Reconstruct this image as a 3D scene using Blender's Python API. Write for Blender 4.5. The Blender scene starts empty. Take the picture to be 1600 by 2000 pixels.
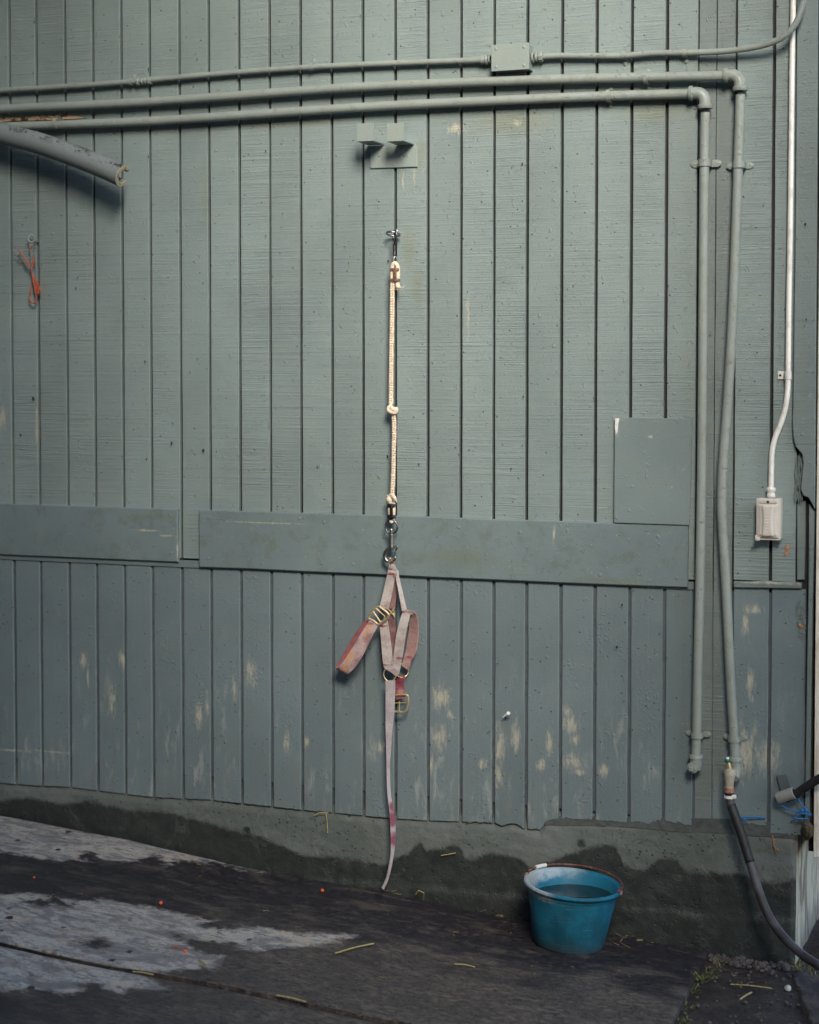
import bpy, bmesh, math, random
import numpy as np
from mathutils import Vector, Matrix, noise as mnoise
random.seed(7)
rng = np.random.default_rng(7)

# ------------------------------------------------------------------ camera, sky, sun, exposure
sc = bpy.context.scene
F = 3400.0
TH = math.radians(20.5)
PITCH = math.radians(2.2)
PY0 = 725 + F*math.tan(PITCH)
CAM = np.array([1.83, -4.89, 1.55])
FW = np.array([-math.sin(TH)*math.cos(PITCH), math.cos(TH)*math.cos(PITCH), -math.sin(PITCH)])
RT = np.array([math.cos(TH), math.sin(TH), 0.0])
UP = np.cross(RT, FW)
cd = bpy.data.cameras.new('camera')
cam = bpy.data.objects.new('camera', cd)
sc.collection.objects.link(cam)
cam.matrix_world = Matrix(((RT[0], UP[0], -FW[0], CAM[0]), (RT[1], UP[1], -FW[1], CAM[1]),
                           (RT[2], UP[2], -FW[2], CAM[2]), (0, 0, 0, 1)))
cd.sensor_fit = 'AUTO'
cd.sensor_width = 36.0
cd.lens = F/2000*36.0
cd.shift_y = -(1000-PY0)/2000
cd.clip_start = 0.05
cd.clip_end = 2000
cd.dof.use_dof = True
cd.dof.focus_distance = 5.02
cd.dof.aperture_fstop = 2.6
sc.camera = cam

SUN_EL, SUN_AZ = math.radians(30), math.radians(25)      # azimuth turned from the wall's normal towards the right
ldir = Vector((math.sin(SUN_AZ)*math.cos(SUN_EL), -math.cos(SUN_AZ)*math.cos(SUN_EL), math.sin(SUN_EL)))
world = bpy.data.worlds.new('World')
sc.world = world
world.use_nodes = True
wn = world.node_tree.nodes
wl = world.node_tree.links
bg = wn['Background']
sky = wn.new('ShaderNodeTexSky')
sky.sky_type = 'NISHITA'
sky.sun_disc = False
sky.sun_elevation = SUN_EL
sky.sun_rotation = math.atan2(ldir.x, ldir.y)
wl.new(sky.outputs[0], bg.inputs[0])
bg.inputs[1].default_value = 0.065
sl = bpy.data.lights.new('sun', 'SUN')
sl.energy = 1.5
sl.angle = math.radians(25)
sl.color = (1.0, 0.90, 0.77)
sun = bpy.data.objects.new('sun', sl)
sc.collection.objects.link(sun)
sun.rotation_euler = ldir.to_track_quat('Z', 'Y').to_euler()
sc.view_settings.view_transform = 'Standard'
sc.view_settings.look = 'None'
sc.view_settings.gamma = 1
sc.view_settings.use_curve_mapping = False
sc.view_settings.exposure = 2.4

# ------------------------------------------------------------------ measuring helpers
def W(px, py, d=0.0):
    """point of the photograph -> the plane standing d metres in front of the wall"""
    r = FW*F + RT*(px-800) + UP*(PY0-py)
    t = (-d-CAM[1])/r[1]
    return Vector(CAM + r*t)
XS = [-6, -1.45, -.97, -.535, -.09, .27, .876, 1.15, 6]
ZS = [.30, .08, .047, 0, -.028, -.066, -.097, -.100, -.13]
def gz(x, y):
    return np.interp(x, XS, ZS) + .02*np.clip(-y, -1, 3)
def G(px, py):
    r = FW*F + RT*(px-800) + UP*(PY0-py)
    t = (CAM[2]+.1)/-r[2]
    for i in range(40):
        q = CAM + r*t
        t -= (gz(q[0], q[1])-q[2])/(-r[2])*.8
    return Vector(CAM + r*t)
def XZ(px, py, d=0.0):
    p = W(px, py, d)
    return (p.x, p.z)

# ------------------------------------------------------------------ object helpers
C = sc.collection
def tag(o, label=None, cat=None, group=None, kind=None):
    if label: o['label'] = label
    if cat: o['category'] = cat
    if group: o['group'] = group
    if kind: o['kind'] = kind
    return o
def thing(name, loc, label, cat, group=None):
    o = bpy.data.objects.new(name, None)
    o.empty_display_size = .05
    C.objects.link(o)
    o.location = loc
    return tag(o, label, cat, group)
def world_loc(o):
    v = Vector(o.location)
    while o.parent:
        o = o.parent
        v += Vector(o.location)
    return v

class MB:
    def __init__(s):
        s.v = []; s.f = []
    def add(s, vs, fs):
        n = len(s.v)
        s.v += [tuple(p) for p in vs]
        s.f += [tuple(n+i for i in f) for f in fs]
        return s
    def box(s, c, size, rot=None, bev=0.0):
        bm = bmesh.new()
        bmesh.ops.create_cube(bm, size=1)
        bmesh.ops.scale(bm, vec=size, verts=bm.verts)
        if bev: bmesh.ops.bevel(bm, geom=bm.edges[:], offset=bev, segments=2, profile=.6, affect='EDGES')
        M = Matrix.Translation(Vector(c)) @ (rot.to_4x4() if rot else Matrix())
        bm.verts.index_update()
        s.add([M @ v.co for v in bm.verts], [[v.index for v in f.verts] for f in bm.faces])
        bm.free()
        return s
    def tube(s, path, r, n=16, cap=True, closed=False, twist=0.0):
        P = [Vector(p) for p in path]
        R = r if hasattr(r, '__len__') else [r]*len(P)
        m = len(P)
        T = []
        for i in range(m):
            if closed: t = P[(i+1) % m]-P[i-1]
            else: t = P[min(i+1, m-1)]-P[max(i-1, 0)]
            T.append(t.normalized() if t.length > 1e-9 else Vector((0, 0, 1)))
        a = Vector((0, -1, 0)) if abs(T[0].y) < .9 else Vector((1, 0, 0))
        u = (a - T[0]*a.dot(T[0])).normalized()
        vs = []
        for i in range(m):
            u = (u - T[i]*u.dot(T[i])).normalized()
            w = T[i].cross(u)
            for k in range(n):
                an = 2*math.pi*k/n + twist*i
                vs.append(P[i] + (u*math.cos(an)+w*math.sin(an))*R[i])
        fs = []
        for i in range(m if closed else m-1):
            j = (i+1) % m
            for k in range(n):
                fs.append((i*n+k, j*n+k, j*n+(k+1) % n, i*n+(k+1) % n))
        if cap and not closed:
            fs.append(tuple(range(n))); fs.append(tuple((m-1)*n+k for k in reversed(range(n))))
        return s.add(vs, fs)
    def ring(s, c, ax, R, r, n=28, m=10, sx=1.0, up=None):
        ax = Vector(ax).normalized()
        a = Vector(up) if up else (Vector((0, 0, 1)) if abs(ax.z) < .9 else Vector((1, 0, 0)))
        u = (a-ax*a.dot(ax)).normalized(); w = ax.cross(u)
        return s.tube([Vector(c)+u*R*math.cos(2*math.pi*i/n)+w*R*sx*math.sin(2*math.pi*i/n) for i in range(n)], r, m, closed=True)
    def lathe(s, base, axis, prof, n=32, u0=None):
        """prof: list of (distance along axis, radius)"""
        ax = Vector(axis).normalized()
        a = u0 or (Vector((0, 0, 1)) if abs(ax.z) < .9 else Vector((1, 0, 0)))
        u = (a-ax*a.dot(ax)).normalized(); w = ax.cross(u)
        vs = []
        for h, r in prof:
            for k in range(n):
                an = 2*math.pi*k/n
                vs.append(Vector(base)+ax*h+(u*math.cos(an)+w*math.sin(an))*max(r, 1e-5))
        fs = []
        for i in range(len(prof)-1):
            for k in range(n):
                fs.append((i*n+k, i*n+(k+1) % n, (i+1)*n+(k+1) % n, (i+1)*n+k))
        return s.add(vs, fs)
    def slab(s, poly, yf, yb, bev=.0015):
        """outline poly of (x,z), front face at y=yf (towards the viewer), back at yb, front rim bevelled"""
        A = 0
        n = len(poly)
        for i in range(n):
            x0, z0 = poly[i]; x1, z1 = poly[(i+1) % n]
            A += x0*z1-x1*z0
        if A < 0: poly = poly[::-1]
        inn = []
        for i in range(n):
            p0, p1, p2 = Vector(poly[i-1]), Vector(poly[i]), Vector(poly[(i+1) % n])
            e1 = (p1-p0).normalized(); e2 = (p2-p1).normalized()
            n1 = Vector((-e1.y, e1.x)); n2 = Vector((-e2.y, e2.x))
            b = n1+n2
            if b.length < .3: b = n1
            b.normalize()
            k = bev/max(.5, b.dot(n1))
            inn.append(p1+b*k)
        vs = [(p.x, yf, p.y) for p in inn] + [(x, yf+bev, z) for x, z in poly] + [(x, yb, z) for x, z in poly]
        fs = [tuple(range(n)), tuple(range(3*n-1, 2*n-1, -1))]
        for i in range(n):
            j = (i+1) % n
            fs.append((n+i, n+j, j, i)); fs.append((2*n+i, 2*n+j, n+j, n+i))
        return s.add(vs, fs)
    def strap(s, L, R, th=.003, sub=4):
        """webbing between two edge lines, given thickness, smoothly interpolated"""
        L = smooth([Vector(p) for p in L], sub); R = smooth([Vector(p) for p in R], sub)
        m = len(L)
        vs = []
        for i in range(m):
            t = (L[min(i+1, m-1)]+R[min(i+1, m-1)]-L[max(i-1, 0)]-R[max(i-1, 0)]).normalized()
            w = (R[i]-L[i]).normalized()
            nn = w.cross(t).normalized()*th*.5
            c = (L[i]+R[i])/2
            e = (R[i]-L[i])*.46
            vs += [c-e+nn, c+nn*1.15, c+e+nn, R[i], c+e-nn, c-nn*1.15, c-e-nn, L[i]]
        fs = []
        for i in range(m-1):
            for k in range(8):
                fs.append((i*8+k, i*8+(k+1) % 8, (i+1)*8+(k+1) % 8, (i+1)*8+k))
        fs.append(tuple(reversed(range(8)))); fs.append(tuple((m-1)*8+k for k in range(8)))
        return s.add(vs, fs)
    def build(s, name, mat, parent=None, sm=False, label=None, kind=None, recalc=True):
        me = bpy.data.meshes.new(name)
        off = world_loc(parent) if parent else Vector((0, 0, 0))
        me.from_pydata([tuple(Vector(v)) for v in s.v], [], s.f)
        if recalc:
            bm = bmesh.new(); bm.from_mesh(me)
            bmesh.ops.recalc_face_normals(bm, faces=bm.faces[:])
            bm.to_mesh(me); bm.free()
        me.materials.append(mat)
        # give the mesh an origin of its own in the middle of its bottom
        co = np.array(s.v, dtype=float)
        org = Vector(((co[:, 0].min()+co[:, 0].max())/2, (co[:, 1].min()+co[:, 1].max())/2, co[:, 2].min()))
        me.transform(Matrix.Translation(-org))
        if sm:
            me.polygons.foreach_set('use_smooth', [True]*len(me.polygons))
            if sm != 'all':
                me.set_sharp_from_angle(angle=math.radians(38))
        o = bpy.data.objects.new(name, me)
        C.objects.link(o)
        if parent: o.parent = parent
        o.location = org-off
        if label: o['label'] = label
        if kind: o['kind'] = kind
        return o

def smooth(P, sub=4):
    """Catmull-Rom through the points"""
    if len(P) < 3:
        return [P[0].lerp(P[-1], i/sub) for i in range(sub+1)]
    out = []
    for i in range(len(P)-1):
        p0 = P[i-1] if i else P[0]*2-P[1]
        p1, p2 = P[i], P[i+1]
        p3 = P[i+2] if i+2 < len(P) else P[-1]*2-P[-2]
        for k in range(sub):
            t = k/sub
            out.append(.5*((2*p1)+(p2-p0)*t+(2*p0-5*p1+4*p2-p3)*t*t+(3*p1-p0-3*p2+p3)*t**3))
    out.append(P[-1].copy())
    return out
def WP(pts, sub=4):
    P = smooth([W(*p) for p in pts], sub)
    if pts[0][0] == -90:      # runs on to the left, level, to the added left wing
        P.insert(0, Vector((-2.24, P[0].y, P[0].z+.004)))
    return P

# ------------------------------------------------------------------ materials
class NT:
    def __init__(s, name):
        s.m = bpy.data.materials.new(name)
        s.m.use_nodes = True
        s.t = s.m.node_tree
        s.b = s.t.nodes['Principled BSDF']
        s.pos = s.t.nodes.new('ShaderNodeNewGeometry').outputs['Position']
    def n(s, typ, **kw):
        nd = s.t.nodes.new(typ)
        for k, v in kw.items(): setattr(nd, k, v)
        return nd
    def link(s, a, b): s.t.links.new(a, b)
    def val(s, inp, v):
        if hasattr(v, 'is_output') or hasattr(v, 'links'): s.link(v, inp)
        else: inp.default_value = v
    def math(s, op, a, b=0.0, c=0.0, clamp=False):
        nd = s.n('ShaderNodeMath', operation=op, use_clamp=clamp)
        s.val(nd.inputs[0], a); s.val(nd.inputs[1], b); s.val(nd.inputs[2], c)
        return nd.outputs[0]
    def noise(s, scale=(1, 1, 1), k=1.0, detail=3, rough=.5, dist=0.0, off=(0, 0, 0), vec=None):
        mp = s.n('ShaderNodeMapping')
        s.link(vec or s.pos, mp.inputs[0])
        mp.inputs['Scale'].default_value = scale
        mp.inputs['Location'].default_value = off
        nd = s.n('ShaderNodeTexNoise')
        s.link(mp.outputs[0], nd.inputs['Vector'])
        nd.inputs['Scale'].default_value = k
        nd.inputs['Detail'].default_value = detail
        nd.inputs['Roughness'].default_value = rough
        nd.inputs['Distortion'].default_value = dist
        return nd.outputs[0]
    def vor(s, k, scale=(1, 1, 1), feature='F1', rnd=1.0):
        mp = s.n('ShaderNodeMapping')
        s.link(s.pos, mp.inputs[0])
        mp.inputs['Scale'].default_value = scale
        nd = s.n('ShaderNodeTexVoronoi', feature=feature)
        s.link(mp.outputs[0], nd.inputs['Vector'])
        nd.inputs['Scale'].default_value = k
        nd.inputs['Randomness'].default_value = rnd
        return nd.outputs['Distance'], nd.outputs['Color']
    def ramp(s, x, lo, hi, a=0.0, b=1.0):
        nd = s.n('ShaderNodeMapRange', interpolation_type='SMOOTHSTEP')
        s.val(nd.inputs[0], x)
        nd.inputs[1].default_value = lo; nd.inputs[2].default_value = hi
        nd.inputs[3].default_value = a; nd.inputs[4].default_value = b
        return nd.outputs[0]
    def mix(s, f, a, b, mode='MIX'):
        nd = s.n('ShaderNodeMix', data_type='RGBA', blend_type=mode)
        s.val(nd.inputs[0], f)
        for i, v in ((6, a), (7, b)):
            if isinstance(v, tuple): nd.inputs[i].default_value = v+(1,) if len(v) == 3 else v
            else: s.link(v, nd.inputs[i])
        return nd.outputs[2]
    def bump(s, h, dist=.001, strength=1.0, normal=None):
        nd = s.n('ShaderNodeBump')
        s.link(h, nd.inputs['Height'])
        nd.inputs['Distance'].default_value = dist
        nd.inputs['Strength'].default_value = strength
        if normal: s.link(normal, nd.inputs['Normal'])
        return nd.outputs[0]
    def out(s, col=None, rough=None, normal=None, metal=None, spec=None):
        if col is not None:
            if isinstance(col, tuple): s.b.inputs['Base Color'].default_value = col+(1,)
            else: s.link(col, s.b.inputs['Base Color'])
        if rough is not None: s.val(s.b.inputs['Roughness'], rough)
        if metal is not None: s.b.inputs['Metallic'].default_value = metal
        if spec is not None: s.b.inputs['Specular IOR Level'].default_value = spec
        if normal is not None: s.link(normal, s.b.inputs['Normal'])
        return s.m

# a worn or shaded patch: 1 at its centre, 0 at its rim, negative outside
pg = bpy.data.node_groups.new('patch', 'ShaderNodeTree')
for nm, ty, io in (('P', 'NodeSocketVector', 'INPUT'), ('Centre', 'NodeSocketVector', 'INPUT'), ('Inv', 'NodeSocketVector', 'INPUT'),
                   ('In', 'NodeSocketFloat', 'INPUT'), ('Out', 'NodeSocketFloat', 'OUTPUT')):
    pg.interface.new_socket(name=nm, in_out=io, socket_type=ty)
gi = pg.nodes.new('NodeGroupInput'); go = pg.nodes.new('NodeGroupOutput')
a1 = pg.nodes.new('ShaderNodeVectorMath'); a1.operation = 'SUBTRACT'
a2 = pg.nodes.new('ShaderNodeVectorMath'); a2.operation = 'MULTIPLY'
a3 = pg.nodes.new('ShaderNodeVectorMath'); a3.operation = 'LENGTH'
a4 = pg.nodes.new('ShaderNodeMath'); a4.operation = 'SUBTRACT'; a4.inputs[0].default_value = 1
a5 = pg.nodes.new('ShaderNodeMath'); a5.operation = 'MAXIMUM'
pg.links.new(gi.outputs[0], a1.inputs[0]); pg.links.new(gi.outputs[1], a1.inputs[1])
pg.links.new(a1.outputs[0], a2.inputs[0]); pg.links.new(gi.outputs[2], a2.inputs[1])
pg.links.new(a2.outputs[0], a3.inputs[0]); pg.links.new(a3.outputs['Value'], a4.inputs[1])
pg.links.new(a4.outputs[0], a5.inputs[0]); pg.links.new(gi.outputs[3], a5.inputs[1]); pg.links.new(a5.outputs[0], go.inputs[0])
def patches(nt, lst, flat_y=True):
    cur = None
    for c, r in lst:
        nd = nt.n('ShaderNodeGroup'); nd.node_tree = pg
        nt.link(nt.pos, nd.inputs[0])
        nd.inputs[1].default_value = c
        nd.inputs[2].default_value = (1/r[0], 0 if flat_y else 1/r[1], 1/r[2])
        if cur is None: nd.inputs[3].default_value = -2
        else: nt.link(cur, nd.inputs[3])
        cur = nd.outputs[0]
    return cur
def pxpatch(lst, d=0.0):
    return [(tuple(W(x, y, d)), (rx*.0015, 1, ry*.00153)) for x, y, rx, ry in lst]

PAINT = (.208, .264, .262)
PAINT_LOW = (.156, .203, .216)
def wall_paint(name, base, grain='h', wear=None, blister=0.0, speck=.5, gk=1.0, rough=.42, bk=1.0, stain_shade=None, tan=0.0, wipes=False):
    t = NT(name)
    big = t.noise((1, 1, 1), 2.2, 4, .6)
    mid = t.noise((1, 1, 1), 14, 4, .6, off=(3, 1, 2))
    col = t.mix(t.ramp(big, .3, .7), tuple(c*.90 for c in base), tuple(c*1.10 for c in base))
    col = t.mix(t.ramp(mid, .45, .75, 0, .35), col, tuple(base[i]*(1.10, 1.04, .90)[i] for i in range(3)))
    rnd = t.n('ShaderNodeObjectInfo').outputs['Random']
    if grain != 'none': col = t.mix(1.0, col, t.ramp(rnd, 0, 1, .93, 1.05), 'MULTIPLY')
    # rough sawn lines
    if grain == 'h':
        g1 = t.noise((1.2, 1, 95), 1, 5, .65, .12)
        g2 = t.noise((2.5, 1, 330), 1, 3, .6, .1, off=(5, 2, 9))
        g3 = t.noise((.6, 1, 26), 1, 2, .5, .2, off=(1, 7, 3))
        h = t.math('ADD', t.math('MULTIPLY', t.math('POWER', t.math('ABSOLUTE', t.math('SUBTRACT', g1, .5)), .8), 2.2*gk), t.math('MULTIPLY', g2, .75*gk))
        gate = t.ramp(t.noise((1, 1, 1), 5, 3, .6, off=(8, 8, 8)), .3, .65, .25, 1)
        h = t.math('MULTIPLY', h, t.math('MULTIPLY', gate, t.ramp(t.math('FRACT', t.math('MULTIPLY', rnd, 7.3)), 0, 1, .55, 1.35)))
        h = t.math('ADD', h, t.math('MULTIPLY', g3, .5))
        deep = t.math('MULTIPLY', t.ramp(g1, .40, .30), gate)
        col = t.mix(t.math('MULTIPLY', deep, .45), col, tuple(c*.5 for c in base))
        streak = t.math('MULTIPLY', t.ramp(g2, .46, .30), gate)
        col = t.mix(t.math('MULTIPLY', streak, .30), col, tuple(c*.6 for c in base))
        col = t.mix(t.math('MULTIPLY', t.ramp(g2, .58, .70), .25), col, tuple(c*1.3 for c in base))
    elif grain == 'v':
        g1 = t.noise((120, 1, 1.5), 1, 4, .6, .2)
        h = t.math('MULTIPLY', g1, .5*gk)
    else:
        h = t.math('MULTIPLY', t.noise((1, 1, 1), 30, 4, .6), .5*gk)
    peel = t.noise((1, 1, 1), 240, 2, .5)
    h = t.math('ADD', h, t.math('MULTIPLY', peel, .45))
    lump = t.noise((1, 1, 1), 75, 3, .6, .6, off=(2, 2, 2))
    h = t.math('ADD', h, t.math('MULTIPLY', t.ramp(lump, .60, .74), .8))
    if blister:
        vd, vc = t.vor(95, feature='SMOOTH_F1')
        gate = t.ramp(t.noise((1, 1, .8), 6.5, 3, .6, off=(4, 0, 1)), .52, .66)
        low = t.ramp(t.n('ShaderNodeSeparateXYZ').outputs[2], 0, 1)
        bl = t.math('MULTIPLY', t.ramp(vd, .42, .12), gate)
        h = t.math('ADD', h, t.math('MULTIPLY', bl, 2.6*blister))
    # light flecks and dark pits
    vd, vc = t.vor(42)
    sp = t.n('ShaderNodeSeparateColor'); t.link(vc, sp.inputs[0])
    fl = t.math('MULTIPLY', t.ramp(vd, .085, .05), t.math('GREATER_THAN', sp.outputs[0], 1-.16*speck))
    col = t.mix(t.math('MULTIPLY', fl, .8), col, (.42, .42, .38))
    pit = t.math('MULTIPLY', t.ramp(vd, .10, .06), t.math('LESS_THAN', sp.outputs[1], .05*speck+.02))
    col = t.mix(pit, col, (.03, .028, .025))
    h = t.math('SUBTRACT', h, t.math('MULTIPLY', pit, 2.0))
    # hair scratches
    sw = t.noise((1, 1, 1), 9, 2, .5, 1.2, off=(6, 1, 4))
    sc_ = t.math('MULTIPLY', t.ramp(t.math('ABSOLUTE', t.math('SUBTRACT', sw, .5)), .0022, .0006), t.ramp(t.noise((1, 1, 1), 4, 2, .5, off=(9, 3, 1)), .56, .62))
    col = t.mix(t.math('MULTIPLY', sc_, .35), col, (.40, .42, .38))
    r = t.ramp(mid, .3, .7, rough-.06, rough+.10)
    if stain_shade:
        pt = patches(t, [(c, rr) for c, rr in pxpatch(stain_shade)])
        sm_ = t.ramp(t.math('ADD', pt, t.math('MULTIPLY', t.math('SUBTRACT', t.noise((9, 1, 2.2), 1, 5, .6, off=(2, 9, 4)), .5), 1.3)), -.1, 1.0)
        col = t.mix(t.math('MULTIPLY', sm_, .55), col, tuple(base[i]*(.98, .86, .62)[i] for i in range(3)))
    if tan:
        ns = t.noise((1, 1, 1), 60, 6, .75, .3, off=(5, 5, 5))
        tm = t.ramp(t.math('ADD', ns, t.math('MULTIPLY', t.math('SUBTRACT', big, .5), .35)), .66-.04*tan, .70-.04*tan)
        col = t.mix(t.math('MULTIPLY', tm, .75), col, (.40, .36, .25))
        h = t.math('SUBTRACT', h, t.math('MULTIPLY', tm, .8))
        gr = t.ramp(t.noise((1, 1, 1), 25, 4, .65, off=(3, 8, 5)), .48, .72, 0, .45)
        col = t.mix(gr, col, tuple(base[i]*(.75, .66, .52)[i] for i in range(3)))
    if wipes:
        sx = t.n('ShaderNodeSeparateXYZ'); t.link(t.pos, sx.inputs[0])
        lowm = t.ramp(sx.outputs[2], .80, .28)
        wn_ = t.noise((38, 1, 9), 1, 6, .7, .5, off=(1, 2, 8)); wg = t.noise((1, 1, .8), 7, 3, .6, off=(6, 0, 3))
        wm = t.math('MULTIPLY', t.math('MULTIPLY', t.ramp(wn_, .50, .66), t.ramp(wg, .46, .62)), lowm)
        col = t.mix(t.math('MULTIPLY', wm, .60), col, (.36, .39, .37))
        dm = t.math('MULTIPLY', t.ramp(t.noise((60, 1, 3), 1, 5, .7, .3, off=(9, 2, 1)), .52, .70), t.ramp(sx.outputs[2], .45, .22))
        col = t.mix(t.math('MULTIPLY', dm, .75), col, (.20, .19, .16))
    if wear:
        pt = patches(t, pxpatch([(a, b, c*1.35, d*1.2) for a, b, c, d in wear]))
        nz = t.noise((1, 1, .30), 70, 6, .75, .4)
        nz2 = t.noise((1, 1, .25), 150, 3, .6, off=(3, 3, 3))
        s_ = t.math('ADD', t.math('MULTIPLY', pt, 1.05), t.math('ADD', t.math('MULTIPLY', t.math('SUBTRACT', nz, .5), 2.9), t.math('MULTIPLY', t.math('SUBTRACT', nz2, .5), 1.8)))
        msk = t.ramp(s_, -.05, 1.25)
        col = t.mix(t.math('MULTIPLY', msk, .80), col, (.46, .44, .345))
        r = t.math('ADD', r, t.math('MULTIPLY', msk, .3))
        h = t.math('SUBTRACT', h, t.math('MULTIPLY', msk, .5))
    return t.out(col, r, t.bump(h, .0011*bk, 1.0), spec=.42)

UP_WEAR = [(5, 815, 12, 26), (72, 830, 3, 60), (1010, 240, 10, 8), (890, 250, 20, 12), (810, 345, 3, 20), (788, 350, 3, 22), (1205, 830, 5, 22), (915, 620, 4, 40)]
LOW_WEAR = [(240, 1285, 9, 22), (218, 1365, 9, 38), (163, 1290, 9, 18), (172, 1320, 3, 25), (490, 1315, 12, 32), (458, 1345, 5, 26), (388, 1395, 9, 30),
            (405, 1380, 4, 30), (598, 1450, 6, 14), (862, 1362, 18, 26), (858, 1440, 18, 26), (842, 1495, 5, 26), (880, 1395, 6, 10), (975, 1455, 13, 42),
            (1008, 1435, 8, 34), (973, 1515, 12, 26), (1108, 1390, 12, 12), (1116, 1412, 15, 20), (1122, 1445, 9, 12), (1118, 1488, 20, 16),
            (1132, 1508, 14, 8), (1074, 1450, 7, 30), (1056, 1495, 10, 14), (1096, 1480, 3, 40), (942, 1493, 8, 12), (1470, 1190, 16, 10),
            (1456, 1222, 6, 22), (1467, 1335, 7, 32), (1455, 1470, 24, 50), (1500, 1480, 20, 40), (20, 1465, 60, 3), (100, 1468, 50, 3), (1180, 1505, 10, 14),
            (745, 1460, 10, 14), (560, 1450, 8, 20)]
UP_STAIN_SHADE = [(800, 490, 22, 50), (815, 560, 18, 70), (1000, 240, 120, 35), (820, 300, 14, 40), (85, 560, 14, 50), (200, 245, 120, 18), (560, 240, 160, 16), (90, 245, 90, 30), (1285, 220, 90, 26), (400, 400, 14, 120), (1080, 190, 200, 16)]  # olive shade beside bracket, ring and rope painted in, with dirt below pipes
M_UP = wall_paint('siding_paint', PAINT, 'h', UP_WEAR, 0, .5, 1.0, .46, 1.7, UP_STAIN_SHADE)
M_LOW = wall_paint('lower_siding_paint', PAINT_LOW, 'v', LOW_WEAR, .22, 1.6, .9, .40, 1.4, None, 0, True)
M_COVER = wall_paint('cover_board_paint', (.160, .210, .218), 'none', [(290, 1035, 30, 2.5), (330, 1045, 20, 2.5), (520, 1020, 90, 1.6), (1085, 1042, 3, 18), (350, 1070, 2, 20)], 0, 1.5, .35, .38, 1.3, [(900, 1090, 140, 25), (1200, 1135, 120, 12), (300, 1010, 80, 10)], .12)
M_PANEL = wall_paint('panel_paint', (.178, .226, .228), 'none', [(1205, 832, 6, 16), (1212, 818, 12, 3), (1272, 852, 4, 3)], 0, .5, .25, .36)
M_TRIM = wall_paint('trim_paint', (.170, .212, .208), 'h', [(1500, 1137, 60, 3)], 0, 1.0, .8, .45, 1.5)
M_PIPE = wall_paint('pipe_paint', (.250, .288, .270), 'none', None, 0, 1.4, .3, .38, 1.3, None, 1.0)
M_PLATE = wall_paint('bracket_paint', (.245, .295, .280), 'none', None, 0, .3, .2, .34)

def simple(name, col, rough=.5, metal=0.0, var=.15, k=30, bk=120, bd=.0006, col2=None, lo=.45, hi=.7, spec=.5):
    t = NT(name)
    nz = t.noise((1, 1, 1), k, 4, .6)
    c2 = col2 or tuple(c*(1-var*2) for c in col)
    c = t.mix(t.ramp(nz, lo, hi), col, c2)
    return t.out(c, rough, t.bump(t.noise((1, 1, 1), bk, 4, .6, off=(1, 5, 2)), bd), metal, spec)
M_GROOVE = simple('shaded_groove_paint', (.085, .105, .12), .7, 0, .15, 60, 100, .001)  # lower grooves' shade put into a darker siding colour
M_SILL = simple('shaded_damp_sill', (.085, .10, .095), .6, 0, .15, 40, 60, .003)  # wet sill wood, with the shade on it painted in
M_BACK = simple('shade_dark_backing', (.020, .019, .022), .8)  # near-black colour paints in the shade of the upper grooves
M_STEEL = simple('worn_steel', (.42, .41, .40), .34, 1.0, .2, 90, 200, .0004, (.16, .14, .13), .45, .75)
M_DSTEEL = simple('dark_steel', (.20, .20, .21), .36, 1.0, .2, 90, 200, .0004, (.08, .075, .075))
M_BRASS = simple('brass', (.70, .56, .33), .38, .7, .2, 120, 200, .0003, (.45, .33, .17), .5, .8)
M_GALV = simple('bare_conduit', (.90, .885, .83), .32, .1, .06, 25, 90, .0003, (.70, .69, .64))
M_BEIGE = simple('beige_plastic', (.62, .58, .52), .45, 0, .05, 20, 300, .0002)
M_BLACK = simple('black_rubber', (.020, .020, .022), .55, 0, .2, 50, 200, .0004)
M_COPPER = simple('pinkish_copper', (.50, .28, .20), .5, .3, .2, 90)
M_CREAM = simple('painted_valve', (.42, .39, .31), .5, 0, .15, 60, 150, .0006)
M_GREEN = simple('green_knob', (.01, .16, .09), .3, 0, .1)
M_WHITE = simple('white_worn', (.72, .72, .70), .5, 0, .1, 80)
M_ORANGE = simple('orange_twine', (.48, .09, .04), .75, 0, .25, 160, 400, .0008, (.20, .08, .06))
M_GTWINE = simple('grey_twine', (.20, .17, .14), .8, 0, .2, 160, 400, .0008)
M_BLUE = simple('blue_twine', (.01, .19, .52), .5, 0, .2, 160, 400, .0008)
M_STRAW = simple('straw', (.46, .36, .15), .7, 0, .2, 60, 300, .0004, (.28, .24, .08))
M_STRAWB = simple('muddy_straw', (.30, .225, .10), .8, 0, .3, 25, 300, .0004, (.12, .09, .04), .40, .6)
M_GRASS = simple('grass_blade', (.13, .18, .03), .6, 0, .3, 40, 300, .0003, (.30, .27, .08))
M_CARROT = simple('orange_scrap', (.75, .12, .04), .5, 0, .2, 60)
M_BARE = simple('bare_wood', (.50, .24, .12), .8, 0, .2, 60, 200, .001)

t = NT('side_whitewash')
nz = t.noise((1, 1, .2), 45, 5, .65)
t.out(t.mix(t.ramp(nz, .42, .62), (.80, .77, .68), (.60, .55, .44)), .7, t.bump(t.noise((1, 1, .15), 60, 4, .6), .001))
M_SIDE = t.m
t = NT('side_plinth_render')
nz = t.noise((1, 1, .25), 22, 5, .65)
t.out(t.mix(t.ramp(nz, .46, .62), (.50, .47, .38), (.18, .16, .12)), .8, t.bump(t.noise((1, 1, .3), 40, 4, .6), .004))
M_SIDEF = t.m

# rope
t = NT('rope_fibre')
nz = t.noise((1, 1, 1), 60, 4, .6)
vd, vc = t.vor(420)
t.out(t.mix(t.ramp(nz, .45, .75), (.78, .66, .51), (.62, .49, .37)), .85, t.bump(vd, .0009), spec=.2)
M_ROPE = t.m
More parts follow.
